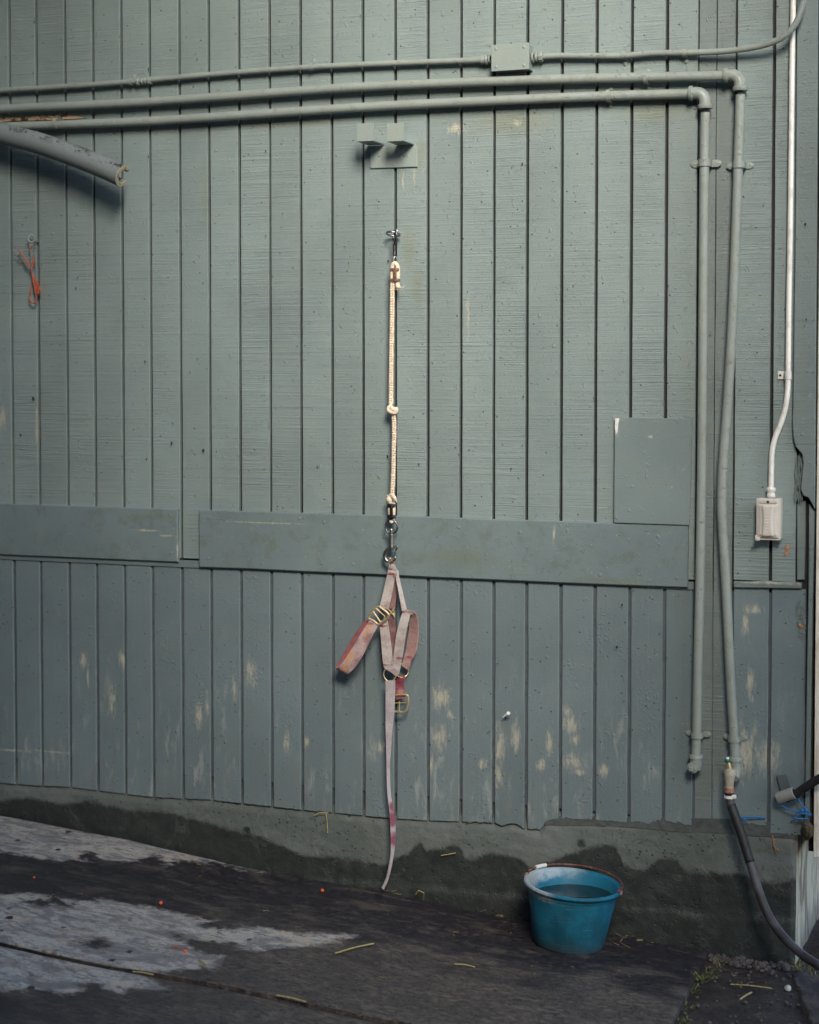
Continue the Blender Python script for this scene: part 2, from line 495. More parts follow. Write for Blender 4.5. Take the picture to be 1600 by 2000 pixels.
# halter webbing
def webbing(name, a, b, patch=None, pcol=(.42, .02, .07), gold=None):
    t = NT(name)
    nz = t.noise((1, 1, 1), 26, 4, .6)
    col = t.mix(t.ramp(nz, .42, .68), a, b)
    fine = t.noise((1, 1, 1), 160, 3, .6, off=(2, 0, 0))
    col = t.mix(t.ramp(fine, .5, .75, 0, .35), col, tuple(c*.55 for c in a))
    if patch:
        pt = patches(t, pxpatch(patch, .04))
        col = t.mix(t.math('MULTIPLY', t.ramp(t.math('ADD', pt, t.math('MULTIPLY', t.math('SUBTRACT', nz, .5), 1.6)), .05, .7), .85), col, pcol)
    if gold:
        pt = patches(t, pxpatch(gold, .05))
        f2 = t.noise((1, 1, 1), 190, 3, .7, off=(1, 4, 0))
        col = t.mix(t.math('MULTIPLY', t.ramp(t.math('ADD', pt, t.math('MULTIPLY', t.math('SUBTRACT', f2, .5), 3.0)), .25, .6), .85), col, (.66, .30, .04))
    weave = t.noise((1, 1, 1), 520, 2, .5)
    h = t.math('ADD', weave, t.math('MULTIPLY', fine, .8))
    return t.out(col, .8, t.bump(h, .0016), spec=.2)
MAROON = [(767, 1120, 12, 3.5), (766, 1111, 6, 3), (752, 1190, 12, 4), (750, 1222, 12, 4), (786, 1284, 12, 3), (757, 1298, 14, 3), (790, 1194, 8, 2.5), (772, 1125, 3, 5)]
M_WEB = webbing('faded_webbing', (.50, .455, .43), (.37, .31, .29), MAROON, (.27, .05, .08))
M_WEBD = webbing('worn_inner_webbing', (.25, .145, .14), (.15, .07, .08))
M_WEBG = webbing('lettered_webbing', (.46, .34, .33), (.28, .17, .17), [(730, 1216, 14, 5), (666, 1304, 10, 12)], (.23, .08, .09),
                 [(684, 1290, 5, 16), (692, 1277, 6, 12), (678, 1303, 6, 8), (724, 1226, 6, 8), (717, 1238, 4, 8)])
M_WEBT = webbing('webbing_tail', (.46, .42, .43), (.38, .33, .35), [(768, 1600, 14, 28), (770, 1640, 14, 26), (768, 1575, 10, 20)], (.22, .035, .075))
M_WEBM = webbing('maroon_webbing', (.28, .09, .10), (.16, .03, .055), [(782, 1350, 10, 9)], (.40, .22, .20))
M_STITCH = simple('maroon_stitching', (.30, .05, .09), .8)

# bucket plastic
bc = Vector((.543, -.148, 0))
t = NT('blue_bucket_plastic')
nz = t.noise((1, 1, 1), 9, 5, .62); fine = t.noise((1, 1, 1), 70, 4, .65, off=(3, 0, 1))
col = t.mix(t.ramp(nz, .38, .66), (.010, .155, .255), (.008, .085, .13))
sep = t.n('ShaderNodeSeparateXYZ'); t.link(t.pos, sep.inputs[0])
zz = t.math('ADD', sep.outputs[2], t.math('MULTIPLY', t.math('ADD', sep.outputs[0], -bc.x), .085))
rimm = t.math('ADD', zz, t.math('MULTIPLY', t.math('SUBTRACT', fine, .5), .03))
xx = t.math('ADD', t.math('MULTIPLY', sep.outputs[0], -1.0), t.math('ADD', bc.x-.02, t.math('MULTIPLY', t.math('SUBTRACT', nz, .5), .35)))
rad = t.n('ShaderNodeVectorMath', operation='LENGTH'); sb_ = t.n('ShaderNodeVectorMath', operation='MULTIPLY_ADD')
t.link(t.pos, sb_.inputs[0]); sb_.inputs[1].default_value = (1, 1, 0); sb_.inputs[2].default_value = (-bc.x-.012, -bc.y, 0); t.link(sb_.outputs[0], rad.inputs[0])
outer_ = t.ramp(t.math('ADD', rad.outputs['Value'], t.math('MULTIPLY', t.math('SUBTRACT', fine, .5), .012)), .119, .126)
chalk = t.math('MULTIPLY', t.math('MULTIPLY', t.ramp(xx, -.05, .07), t.ramp(rimm, .064, .082)), outer_)
scuff = t.math('MULTIPLY', t.ramp(xx, .065, .10), t.ramp(rimm, .015, .05))
col = t.mix(t.math('MULTIPLY', chalk, .85), col, (.42, .50, .55))
col = t.mix(t.math('MULTIPLY', scuff, .7), col, (.30, .34, .34))
dirt = t.ramp(t.math('ADD', zz, t.math('MULTIPLY', t.math('SUBTRACT', fine, .5), .06)), -.02, -.085)
col = t.mix(t.math('MULTIPLY', dirt, .75), col, (.055, .050, .045))
col = t.mix(t.ramp(fine, .60, .72, 0, .5), col, (.09, .11, .10))
scr = t.noise((3, 3, 60), 3, 4, .7, .8, off=(2, 2, 2))
col = t.mix(t.math('MULTIPLY', t.ramp(scr, .60, .68), .35), col, (.16, .30, .36))
col = t.mix(t.math('MULTIPLY', t.ramp(t.noise((1, 1, .4), 40, 5, .7, off=(8, 1, 1)), .58, .70), .5), col, (.05, .065, .065))
M_BUCKET = t.out(col, t.ramp(fine, .3, .7, .42, .62), t.bump(fine, .0008), spec=.4)
t = NT('water')
M_WATER = t.out((.010, .018, .018), .03, t.bump(t.noise((1, 1, 1), 6, 2, .5), .0008), spec=.5)
M_RUST = simple('rusty_wire', (.13, .05, .035), .7, .3, .2, 60, 150, .001, (.28, .15, .11))

# foundation: attribute "wet" is the height below the damp line
t = NT('painted_concrete')
at = t.n('ShaderNodeAttribute', attribute_name='wet').outputs['Fac']
n1 = t.noise((1, 1, 1), 18, 6, .68); n2 = t.noise((1, 1, 1), 3, 4, .6, off=(1, 2, 7)); n3 = t.noise((1, 1, 1), 120, 3, .6)
dry = t.mix(t.ramp(n2, .35, .65), (.150, .170, .160), (.105, .125, .118))
dry = t.mix(t.ramp(n1, .55, .72, 0, .5), dry, (.20, .205, .185))
wetc = t.mix(t.ramp(n1, .35, .7), (.028, .034, .033), (.044, .050, .046))
vd, vc = t.vor(13)
sp = t.n('ShaderNodeSeparateColor'); t.link(vc, sp.inputs[0])
spots = t.math('MULTIPLY', t.ramp(t.math('ADD', vd, t.math('MULTIPLY', t.math('SUBTRACT', n1, .5), .5)), .30, .18), t.math('GREATER_THAN', sp.outputs[0], .80))
w = t.ramp(t.math('ADD', at, t.math('MULTIPLY', t.math('SUBTRACT', t.noise((1, 1, 1), 30, 7, .75, .4), .5), .05)), -.007, .011)
w = t.math('MAXIMUM', w, t.math('MULTIPLY', spots, t.ramp(at, -.06, -.02)))
col = t.mix(w, dry, wetc)
r = t.ramp(w, 0, 1, .75, .48)
pv, pc_ = t.vor(55)
pore = t.math('MULTIPLY', t.ramp(pv, .22, .10), t.ramp(n2, .42, .60))
col = t.mix(t.math('MULTIPLY', pore, .6), col, (.02, .022, .02))
chip = t.ramp(t.noise((1, 1, 1), 11, 6, .7, 1.2, off=(4, 4, 4)), .60, .63)
col = t.mix(t.math('MULTIPLY', chip, .18), col, (.15, .18, .15))
hh = t.math('ADD', t.math('MULTIPLY', n1, 1.0), t.math('MULTIPLY', n3, .35))
hh = t.math('SUBTRACT', hh, t.math('ADD', t.math('MULTIPLY', pore, .5), t.math('MULTIPLY', chip, .3)))
M_FOUND = t.out(col, r, t.bump(hh, .004), spec=.4)

# rubber mat: attribute "dry" is the signed distance into the dusty dry area
def mat_rubber(name):
    t = NT(name)
    at = t.n('ShaderNodeAttribute', attribute_name='dry').outputs['Fac']
    n1 = t.noise((1, 1.3, 1), 9, 8, .70, .3); n2 = t.noise((1, 1, 1), 45, 6, .7); n3 = t.noise((2, 3.5, 1), 3, 5, .65, off=(4, 4, 0))
    streak = t.noise((5, 26, 1), 1, 5, .65, .4, off=(0, 0, 2))
    wet = t.mix(t.ramp(n2, .35, .7), (.017, .016, .021), (.036, .032, .036))
    near = t.n('ShaderNodeSeparateXYZ'); t.link(t.pos, near.inputs[0])
    nearm = t.ramp(t.math('ADD', t.math('MULTIPLY', near.outputs[1], -1.0), t.math('MULTIPLY', t.math('SUBTRACT', n3, .5), .9)), .25, .62)
    nearm = t.math('MULTIPLY', nearm, t.ramp(near.outputs[0], -.75, .1, .1, 1))
    wet = t.mix(t.math('MULTIPLY', nearm, t.ramp(t.noise((1, 2.2, 1), 130, 6, .75, off=(1, 1, 0)), .40, .66, .15, 1)), wet, (.13, .112, .095))
    wet = t.mix(t.ramp(n3, .50, .70, 0, .8), wet, (.09, .076, .064))
    n7 = t.noise((1, 2.6, 1), 38, 7, .78, .6, off=(5, 1, 3))
    wet = t.mix(t.math('MULTIPLY', t.math('MULTIPLY', t.ramp(n7, .47, .62), nearm), t.ramp(n3, .38, .58, .25, 1)), wet, (.17, .145, .118))
    wet = t.mix(t.math('MULTIPLY', t.ramp(n7, .46, .36), nearm), wet, (.022, .020, .022))
    sv, sc2 = t.vor(90)
    s2 = t.n('ShaderNodeSeparateColor'); t.link(sc2, s2.inputs[0])
    wet = t.mix(t.math('MULTIPLY', t.ramp(sv, .16, .08), t.math('GREATER_THAN', s2.outputs[0], .90)), wet, (.28, .26, .22))
    wet = t.mix(t.math('MULTIPLY', t.ramp(streak, .5, .72), t.ramp(n2, .45, .6, .1, .7)), wet, (.13, .112, .088))
    n5 = t.noise((1, 1.6, 1), 95, 8, .75, .3, off=(2, 6, 0))
    dry = t.mix(t.ramp(n5, .42, .66), (.46, .445, .41), (.26, .25, .24))
    dry = t.mix(t.ramp(n5, .60, .70, 0, .8), dry, (.07, .066, .068))
    dry = t.mix(t.ramp(t.noise((1, 2.2, 1), 13, 6, .7, 1.0, off=(3, 0, 3)), .50, .66, 0, .8), dry, (.38, .30, .20))
    dry = t.mix(t.ramp(t.noise((1, 2.5, 1), 20, 7, .75, .6, off=(7, 7, 0)), .52, .60, 0, .75), dry, (.10, .095, .095))
    dry = t.mix(t.ramp(n1, .56, .66, 0, .55), dry, (.06, .055, .055))
    s_ = t.math('ADD', at, t.math('MULTIPLY', t.math('SUBTRACT', n1, .5), .22))
    s_ = t.math('ADD', s_, t.math('MULTIPLY', t.math('SUBTRACT', n2, .5), .05))
    s_ = t.math('ADD', s_, t.math('MULTIPLY', t.math('SUBTRACT', n5, .5), .10))
    n6 = t.noise((1, 1.8, 1), 7, 6, .68, .8, off=(8, 3, 1))
    dry = t.mix(t.ramp(n6, .44, .62, 0, .85), dry, (.17, .165, .168))
    dry = t.mix(t.math('MULTIPLY', t.ramp(n6, .46, .36), t.ramp(n2, .45, .6)), dry, (.44, .38, .29))
    m = t.ramp(s_, -.012, .026)
    vd, vc = t.vor(26, (1, .8, 1))
    sp = t.n('ShaderNodeSeparateColor'); t.link(vc, sp.inputs[0])
    drops = t.math('MULTIPLY', t.ramp(t.math('ADD', vd, t.math('MULTIPLY', t.math('SUBTRACT', n2, .5), .5)), .30, .22), t.math('GREATER_THAN', sp.outputs[0], .84))
    m = t.math('MULTIPLY', m, t.math('SUBTRACT', 1.0, drops))
    col = t.mix(m, wet, dry)
    r = t.ramp(m, 0, 1, .50, .85)
    r = t.math('ADD', r, t.math('MULTIPLY', t.math('SUBTRACT', n2, .5), .3))
    h = t.math('ADD', t.math('MULTIPLY', n2, .6), t.math('ADD', t.math('MULTIPLY', t.noise((1, 1, 1), 160, 3, .6), .5), t.math('MULTIPLY', streak, .6)))
    return t.out(col, r, t.bump(h, .0028), spec=.30)
M_MAT = mat_rubber('rubber_mat_surface')
M_MATE = M_BLACK

t = NT('wet_dirt')
n1 = t.noise((1, 1, 1), 14, 8, .7); n2 = t.noise((1, 1, 1), 70, 5, .7)
col = t.mix(t.ramp(n1, .35, .7), (.030, .024, .021), (.070, .055, .046))
col = t.mix(t.ramp(n2, .62, .74, 0, .7), col, (.14, .115, .09))
M_DIRT = t.out(col, t.ramp(n2, .3, .7, .55, .95), t.bump(t.math('ADD', n1, t.math('MULTIPLY', n2, .5)), .012), spec=.3)
M_STONE = simple('slab_stone', (.10, .085, .078), .85, 0, .2, 30, 60, .004)

t = NT('hose_rubber')
n1 = t.noise((1, 1, 1), 12, 5, .65); n2 = t.noise((1, 1, 1), 120, 3, .6)
sep = t.n('ShaderNodeSeparateXYZ'); t.link(t.pos, sep.inputs[0])
c = t.mix(t.ramp(n1, .40, .62), (.085, .082, .088), (.040, .036, .040))
M_HOSE = t.out(c, .55, t.bump(n2, .0008), spec=.45)

t = NT('flaking_pipe_paint')
n1 = t.noise((1, 1, 1), 120, 5, .72); n2 = t.noise((1, 1, 1), 16, 3, .6, off=(0, 2, 0))
nrm = t.n('ShaderNodeSeparateXYZ'); g = t.n('ShaderNodeNewGeometry'); t.link(g.outputs['Normal'], nrm.inputs[0])
topm = t.ramp(nrm.outputs[2], .15, .8)
fl = t.math('MULTIPLY', t.ramp(t.math('ADD', n1, t.math('MULTIPLY', t.math('SUBTRACT', n2, .5), .55)), .555, .60), topm)
col = t.mix(fl, (.185, .215, .215), (.03, .025, .025))
M_FLAKE = t.out(col, .55, t.bump(t.math('SUBTRACT', t.math('MULTIPLY', n1, .5), fl), .002), spec=.35)
M_FOAM = simple('cream_cut_edge', (.40, .36, .25), .85, 0, .2, 90, 200, .003, (.16, .12, .08), .5, .7)

# ------------------------------------------------------------------ ground
def grid_mesh(name, xs, ys, zf, mat, kind=None, attr=None):
    X, Y = np.meshgrid(xs, ys)
    Z = zf(X, Y)
    nx, ny = len(xs), len(ys)
    v = np.stack([X.ravel(), Y.ravel(), Z.ravel()], 1)
    i = np.arange(nx*ny).reshape(ny, nx)
    f = np.stack([i[:-1, :-1].ravel(), i[:-1, 1:].ravel(), i[1:, 1:].ravel(), i[1:, :-1].ravel()], 1)
    me = bpy.data.meshes.new(name)
    me.from_pydata(v.tolist(), [], f.tolist())
    me.materials.append(mat)
    me.polygons.foreach_set('use_smooth', [True]*len(me.polygons))
    if attr:
        for nm, arr in attr(X, Y).items():
            a = me.attributes.new(nm, 'FLOAT', 'POINT')
            a.data.foreach_set('value', arr.ravel().astype(np.float32))
    o = bpy.data.objects.new(name, me)
    C.objects.link(o)
    if kind: o['kind'] = kind
    return o
def fbm(X, Y, k, seed=0.0):
    out = np.empty(X.size)
    for i, (x, y) in enumerate(zip(X.ravel(), Y.ravel())):
        out[i] = mnoise.fractal(Vector((x*k+seed, y*k, seed)), 1.0, 2.0, 4)
    return out.reshape(X.shape)
gx = np.concatenate([[-400, -120, -40, -15, -7, -4, -3], np.arange(-2.4, .8, .1), np.arange(.8, 2.2, .016), [2.4, 2.8, 3.5, 5, 9, 20, 60, 200, 400]])
gy = np.concatenate([[-400, -120, -40, -15, -8, -5, -3.5, -2.6], np.arange(-2.1, -1.1, .1), np.arange(-1.1, .5, .016), [.6, .8, 1.2, 2, 4, 10, 40, 120, 400]])
def ground_z(X, Y):
    z = gz(X, Y) - .017
    n = fbm(X, Y, 9, 1.3)
    near = (X > .8) & (X < 2.3) & (Y > -1.3)
    z += np.where(near, n*.008, 0)
    m = np.clip((X-1.17)/.12, 0, 1)*np.clip((Y+.02)/.16, 0, 1)
    z += m*(.075+n*.02)*(np.abs(X) < 4)*(np.abs(Y) < 2)
    far = np.clip((np.hypot(X, Y)-6)/20, 0, 1)
    return z*(1-far) + far*(-.12)
grid_mesh('ground', gx, gy, ground_z, M_DIRT, 'structure')

def poly_sdf(X, Y, poly):
    px = np.array([p[0] for p in poly]); py = np.array([p[1] for p in poly])
    n = len(poly)
    d = np.full(X.shape, 1e9); ins = np.zeros(X.shape, bool)
    for i in range(n):
        x0, y0, x1, y1 = px[i], py[i], px[(i+1) % n], py[(i+1) % n]
        ex, ey = x1-x0, y1-y0
        wx, wy = X-x0, Y-y0
        tt = np.clip((wx*ex+wy*ey)/(ex*ex+ey*ey+1e-12), 0, 1)
        d = np.minimum(d, np.hypot(wx-ex*tt, wy-ey*tt))
        c = ((y0 > Y) != (y1 > Y)) & (X < (x1-x0)*(Y-y0)/(y1-y0+1e-12)+x0)
        ins ^= c
    return np.where(ins, d, -d)
DRY = [[(-800, 1415), (0, 1584), (125, 1606), (250, 1630), (375, 1658), (487, 1686), (540, 1699), (530, 1701), (489, 1699), (450, 1692), (412, 1684), (350, 1679), (330, 1690), (302, 1672), (260, 1682), (215, 1686),
        (172, 1668), (175, 1685), (110, 1688), (60, 1680), (20, 1668), (-300, 1650), (-800, 1600)],
       [(-800, 1690), (-200, 1742), (60, 1747), (130, 1755), (210, 1758), (270, 1770), (330, 1778), (385, 1791), (417, 1797), (400, 1808), (450, 1807), (500, 1806), (560, 1814), (620, 1821), (692, 1825),
        (650, 1835), (600, 1845), (520, 1856), (470, 1850), (420, 1842), (365, 1830), (345, 1822), (360, 1840), (390, 1855), (435, 1866), (430, 1885), (350, 1899), (300, 1903),
        (335, 1928), (230, 1935), (190, 1920), (120, 1945), (60, 1930), (-200, 1925), (-800, 1900)]]
DRYW = [[(lambda q: (q.x, q.y))(G(*p)) for p in pl] for pl in DRY]
WETW = [[(lambda q: (q.x, q.y))(G(*p)) for p in pl] for pl in
        [[(50, 1762), (110, 1752), (145, 1768), (120, 1776), (80, 1772)], [(160, 1840), (200, 1834), (210, 1845), (185, 1856)]]]
def mat_attr(X, Y):
    d = np.full(X.shape, -1.0)
    for p in DRYW: d = np.maximum(d, poly_sdf(X, Y, p))
    for p in WETW: d = np.minimum(d, -poly_sdf(X, Y, p))
    return {'dry': np.clip(d, -.3, .10)}
SEAM0, SEAM1 = G(0, 1840), G(820, 2000)
def seam_y(x): return SEAM0.y+(SEAM1.y-SEAM0.y)*(x-SEAM0.x)/(SEAM1.x-SEAM0.x)
def make_mat(name, x0, x1, yn0, yf0, lift, label, right_edge=False):
    """yn0/yf0: functions giving the near and far edges"""
    nx = int((x1-x0)/.012); ny = 100
    us = np.linspace(0, 1, nx); vs = np.linspace(0, 1, ny)
    U, V = np.meshgrid(us, vs)
    X = x0+(x1-x0)*U
    Y = yn0(X)+(yf0(X)-yn0(X))*V
    if right_edge: X = X + .03*(1-V)*U
    edge = np.minimum(np.minimum(U, 1-U)*(x1-x0), np.minimum(V, 1-V)*np.abs(yf0(X)-yn0(X)))
    Z = gz(X, Y)+lift + .0025*np.sin(X*3.1+Y*2.3) + .0015*fbm(X, Y, 5, 2.0) - .0035*np.clip(1-edge/.006, 0, 1)
    v = np.stack([X.ravel(), Y.ravel(), Z.ravel()], 1).tolist()
    i = np.arange(nx*ny).reshape(ny, nx)
    f = np.stack([i[:-1, :-1].ravel(), i[:-1, 1:].ravel(), i[1:, 1:].ravel(), i[1:, :-1].ravel()], 1).tolist()
    rim = list(i[0, :])+list(i[1:, -1])+list(i[-1, -2::-1])+list(i[-2:0:-1, 0])
    n0 = len(v)
    for k in rim: v.append([v[k][0], v[k][1], v[k][2]-.016])
    m = len(rim)
    for k in range(m): f.append([int(rim[k]), n0+k, n0+(k+1) % m, int(rim[(k+1) % m])])
    me = bpy.data.meshes.new(name)
    me.from_pydata(v, [], [[int(a) for a in q] for q in f])
    me.materials.append(M_MAT)
    me.polygons.foreach_set('use_smooth', [True]*len(me.polygons))
    me.set_sharp_from_angle(angle=math.radians(50))
    a = me.attributes.new('dry', 'FLOAT', 'POINT')
    ad = mat_attr(X, Y)['dry'].ravel()
    a.data.foreach_set('value', np.concatenate([ad, np.full(m, -.3)]).astype(np.float32))
    o = bpy.data.objects.new(name, me)
    C.objects.link(o)
    return tag(o, label, 'mat', 'rubber mats on the ground')
MAT_R = .915
make_mat('rubber_mat', -2.9, MAT_R, lambda x: seam_y(x)+.009, lambda x: x*0-.012, 0.0,
         'wet black rubber mat against the barn wall, carrying the blue bucket', True)
make_mat('rubber_mat', -2.9, MAT_R+.05, lambda x: seam_y(x)-1.22, lambda x: seam_y(x)-.009, -.006,
         'second rubber mat nearer the viewer, beyond the dark seam, half dusty half wet')

# paving stone at the lower right
q = [G(1541, 1893), G(1660, 1868), G(1700, 2060), G(1607, 2045)]
nq = 26
vs = []
for a_ in range(nq):
    for b__ in range(nq):
        u_, v_ = a_/(nq-1), b__/(nq-1)
        p = q[0].lerp(q[1], u_).lerp(q[3].lerp(q[2], u_), v_)
        e_ = min(u_, 1-u_, v_, 1-v_)
        jx = .010*mnoise.noise(Vector((p.x*30, p.y*30, 4)))
        z_ = float(gz(p.x, p.y))-.012+.006*mnoise.noise(Vector((p.x*16, p.y*16, 1)))+.004*mnoise.noise(Vector((p.x*50, p.y*50, 2)))
        if e_ < .02: z_ -= .02
        vs.append((p.x+jx, p.y+jx, z_+.006))
fs = [(a_*nq+b__, (a_+1)*nq+b__, (a_+1)*nq+b__+1, a_*nq+b__+1) for a_ in range(nq-1) for b__ in range(nq-1)]
t = NT('rough_brown_slab')
n1 = t.noise((1, 1, 1), 22, 8, .72); n2 = t.noise((1, 1, 1), 110, 5, .7)
c_ = t.mix(t.ramp(n1, .38, .66), (.055, .046, .042), (.12, .098, .085))
M_SLAB = t.out(t.mix(t.ramp(n2, .56, .70, 0, .7), c_, (.16, .135, .115)), .85, t.bump(t.math('ADD', n1, n2), .006), spec=.3)
tag(MB().add(vs, fs).build('paving_slab', M_SLAB, None, sm='all'), 'rough brown paving slab sunk in the dirt below the hose', 'slab')

# ------------------------------------------------------------------ barn wall
barn = thing('barn_wall', (-.2, 0, 0), 'grey green painted barn wall of grooved vertical boards', 'wall')
GX = [22, 74, 130, 184, 239, 294, 352, 409, 468, 527.5, 587.5, 648.4, 708.8, 772, 835.6, 900.3, 964.7, 1029.5, 1096.9, 1164, 1232.5, 1300.7]
gxs = [W(x, 500).x for x in GX]
gl = [gxs[0]-.1016*k for k in range(9, 0, -1)]
allg = gl+gxs+[W(1359, 500).x+.002]
SEDGE = allg[-1]
def jit(x, z0, z1, n, a=.0005):
    return [(x+random.uniform(-a, a), z0+(z1-z0)*i/n) for i in range(n+1)]
UPB = .958
bot_px = {}
def low_bottom(x):
    pts = [(-3, .184), (-1.4, .184), (-.98, .186), (-.567, .194), (-.261, .192), (.053, .195), (.18, .197), (.26, .2), (.36, .215), (.40, .230), (.47, .238), (.6, .243), (.75, .247), (.867, .25)]
    return float(np.interp(x, [p[0] for p in pts], [p[1] for p in pts]))
# the siding's lower rim, measured board by board
RIM = [(22, 1532), (80, 1536), (133, 1538), (188, 1545), (243, 1552), (297, 1558), (355, 1561), (410, 1563), (468, 1570), (527, 1576), (587, 1583), (644, 1588), (704, 1594), (770, 1600), (831, 1604),
       (895, 1606), (955, 1608), (985, 1614), (1000, 1608), (1018, 1616), (1024, 1620), (1056, 1622), (1062, 1608), (1085, 1600), (1150, 1602), (1185, 1605), (1222, 1608), (1250, 1606), (1268, 1612), (1284, 1602), (1292, 1604), (1330, 1610), (1352, 1614)]
rimx = [W(*p).x for p in RIM]; rimz = [W(*p).z for p in RIM]
def rim_z(x): return float(np.interp(x, rimx, rimz))
for i in range(len(allg)-1):
    ga, gb = .0047+.0008*mnoise.noise(Vector((i*1.7, 0, 0))), .0047+.0008*mnoise.noise(Vector((i*1.7+1.7, 0, 0)))
    xa, xb = allg[i]+ga, allg[i+1]-gb
    if i == len(allg)-2: xb = SEDGE
    if i == 0: xa = allg[0]
    pl = jit(xa, UPB, 3.2, 14)+jit(xb, 3.2, UPB, 14)
    dy = random.uniform(-.0004, .0004)
    MB().slab(pl, dy, .014, .0016).build('siding_board', M_UP, barn)
    # lower boards: ragged rotten ends
    xa, xb = allg[i]+.0045, allg[i+1]-.0045
    if i == len(allg)-2: xb = SEDGE-.004
    if i == 0: xa = allg[0]
    n = 16
    rag = 1.0 if xa > .1 else .45
    bpts = []
    for k in range(n+1):
        x = xb+(xa-xb)*k/n
        z = rim_z(x) + rag*(.0045*mnoise.noise(Vector((x*60, 0, 3)))+.004*mnoise.noise(Vector((x*170, 2, 3))))
        if k in (0, n): z += .002*rag
        bpts.append((x, z))
    pl = jit(xa, rim_z(xa)+.02, UPB-.006, 8, .0007)+jit(xb, UPB-.006, rim_z(xb)+.02, 8, .0007)+bpts
    MB().slab(pl, .0015+dy, .014, .0026).build('lower_siding_board', M_LOW, barn)
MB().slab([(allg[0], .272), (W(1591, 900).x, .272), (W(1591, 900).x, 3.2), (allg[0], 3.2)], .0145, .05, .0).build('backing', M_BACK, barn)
MB().slab([(allg[0], .268), (W(1573, 1300).x, .268), (W(1573, 1300).x, .93), (allg[0], .93)], .0088, .0142, .0).build('groove_shade_backing', M_GROOVE, barn)
# drip lip below the upper siding
MB().slab([(allg[0], .930), (SEDGE, .930), (SEDGE, .9515), (allg[0], .9515)], -.003, .0012, .001).build('drip_strip', M_LOW, barn)
# right hand trim boards, two with a crack between
crack = W(1395, 700).x
for xa, xb in ((SEDGE+.0035, crack-.0012), (crack+.0012, W(1436, 500).x-.004)):
    MB().slab(jit(xa, rim_z(.86)-.004, 3.2, 26, .0008)+jit(xb, 3.2, rim_z(.86)-.004, 26, .0008), .0075, .014, .001).build('trim_board', M_TRIM, barn)
# boards right of the pipes
RX = [W(1436, 500).x+.002, W(1509, 500).x, W(1550, 500).x]
LEDGE = W(1500, 1141).z
def rimr(px): return W(px, float(np.interp(px, [1360, 1430, 1436, 1500, 1515, 1540, 1560], [1604, 1606, 1608, 1612, 1628, 1632, 1630]))).z
for j, (xa, xb) in enumerate(((RX[0], RX[1]-.0045), (RX[1]+.0045, RX[2]+.012))):
    MB().slab(jit(xa, LEDGE+.008, 3.2, 20, .0006)+jit(xb, 3.2, LEDGE+.008, 20, .0006), .001, .014, .0016).build('siding_board', M_UP, barn)
    za = W(1460, 1610).z if j == 0 else W(1530, 1630).z
    x0, x1 = xa, (xb if j == 0 else W(1573, 1300).x)
    bp = [(x1+(x0-x1)*k/14, za+.006*mnoise.noise(Vector((k*.9, j*5, 1)))) for k in range(15)]
    pl = jit(x0, za+.02, LEDGE-.011, 10, .0007)+jit(x1, LEDGE-.011, za+.02, 12, .0016)+bp
    MB().slab(pl, .002, .014, .002).build('lower_siding_board', M_LOW, barn)
rag = [(1434, 1135), (1470, 1136), (1495, 1134), (1520, 1137), (1545, 1136), (1566, 1139), (1566, 1149), (1434, 1147)]
MB().slab([XZ(*p) for p in rag], -.009, .0138, .002).build('ledge_strip', M_TRIM, barn, label='narrow horizontal ledge below the outlet box')
# rotted strip beside the corner
pl = [XZ(1553, 868), XZ(1562, 880), XZ(1567, 890), XZ(1570, 960), XZ(1573, 975), XZ(1573, 1050), XZ(1571, 1132), XZ(1553, 1132), XZ(1552, 1060), XZ(1553, 960)]
MB().slab([XZ(1556, 985), XZ(1573, 978), XZ(1573, 1060), XZ(1571, 1133), XZ(1556, 1133)], .004, .0138, .002).build('rotten_strip', M_TRIM, barn, label='rotten wood strip at the barn corner')
sp = MB()
for k in range(46):
    px = random.uniform(1553, 1569); py = random.uniform(880, 968)
    ln = random.uniform(14, 50)
    a, b2 = W(px, py, -.002), W(px+random.uniform(-2, 2), min(py+ln, 985), .002)
    sp.tube([a, (a+b2)/2+Vector((0, -.003, 0)), b2], [.0006, .0022, .0005], 5)
sp.build('splinters', M_TRIM, barn, kind='stuff')
sp = MB()
for cx, cy, rr in ((1567, 1222, 13), (1563, 1190, 10)):
    for k in range(60):
        a_ = random.uniform(0, 6.283); q_ = random.uniform(.3, 1)
        px, py = cx+rr*.8*q_*math.cos(a_)*.9, cy+rr*2.0*q_*math.sin(a_)
        if px > 1574: continue
        a = W(px, py, -.001)
        sp.box(a, (random.uniform(.001, .004), random.uniform(.002, .006), random.uniform(.002, .009)), Matrix.Rotation(random.uniform(-.6, .6), 3, 'Y'))
sp.build('flaked_paint', M_TRIM, barn, kind='stuff')
MB().box(W(1563, 1221, .002), (.010, .003, .006), Matrix.Rotation(.5, 3, 'Y')).box(W(1566, 1224, .002), (.006, .003, .009), Matrix.Rotation(.9, 3, 'Y')).build('bare_chip', M_BARE, barn)
MB().slab([XZ(*p) for p in [(1538, 1062), (1541, 1064), (1541, 1078), (1537, 1086), (1533, 1084), (1535, 1070)]], -.0022, .001, .0005).build('bare_chip', M_BARE, barn, label='orange bare wood chip below the outlet')
MB().slab([XZ(1062, 1596), XZ(1225, 1596), XZ(1440, 1600), XZ(1558, 1612), XZ(1558, 1640), XZ(1440, 1631), XZ(1330, 1626), XZ(1230, 1617), XZ(1062, 1612)], .0035, .012, .001).build('sill_strip', M_SILL, barn)
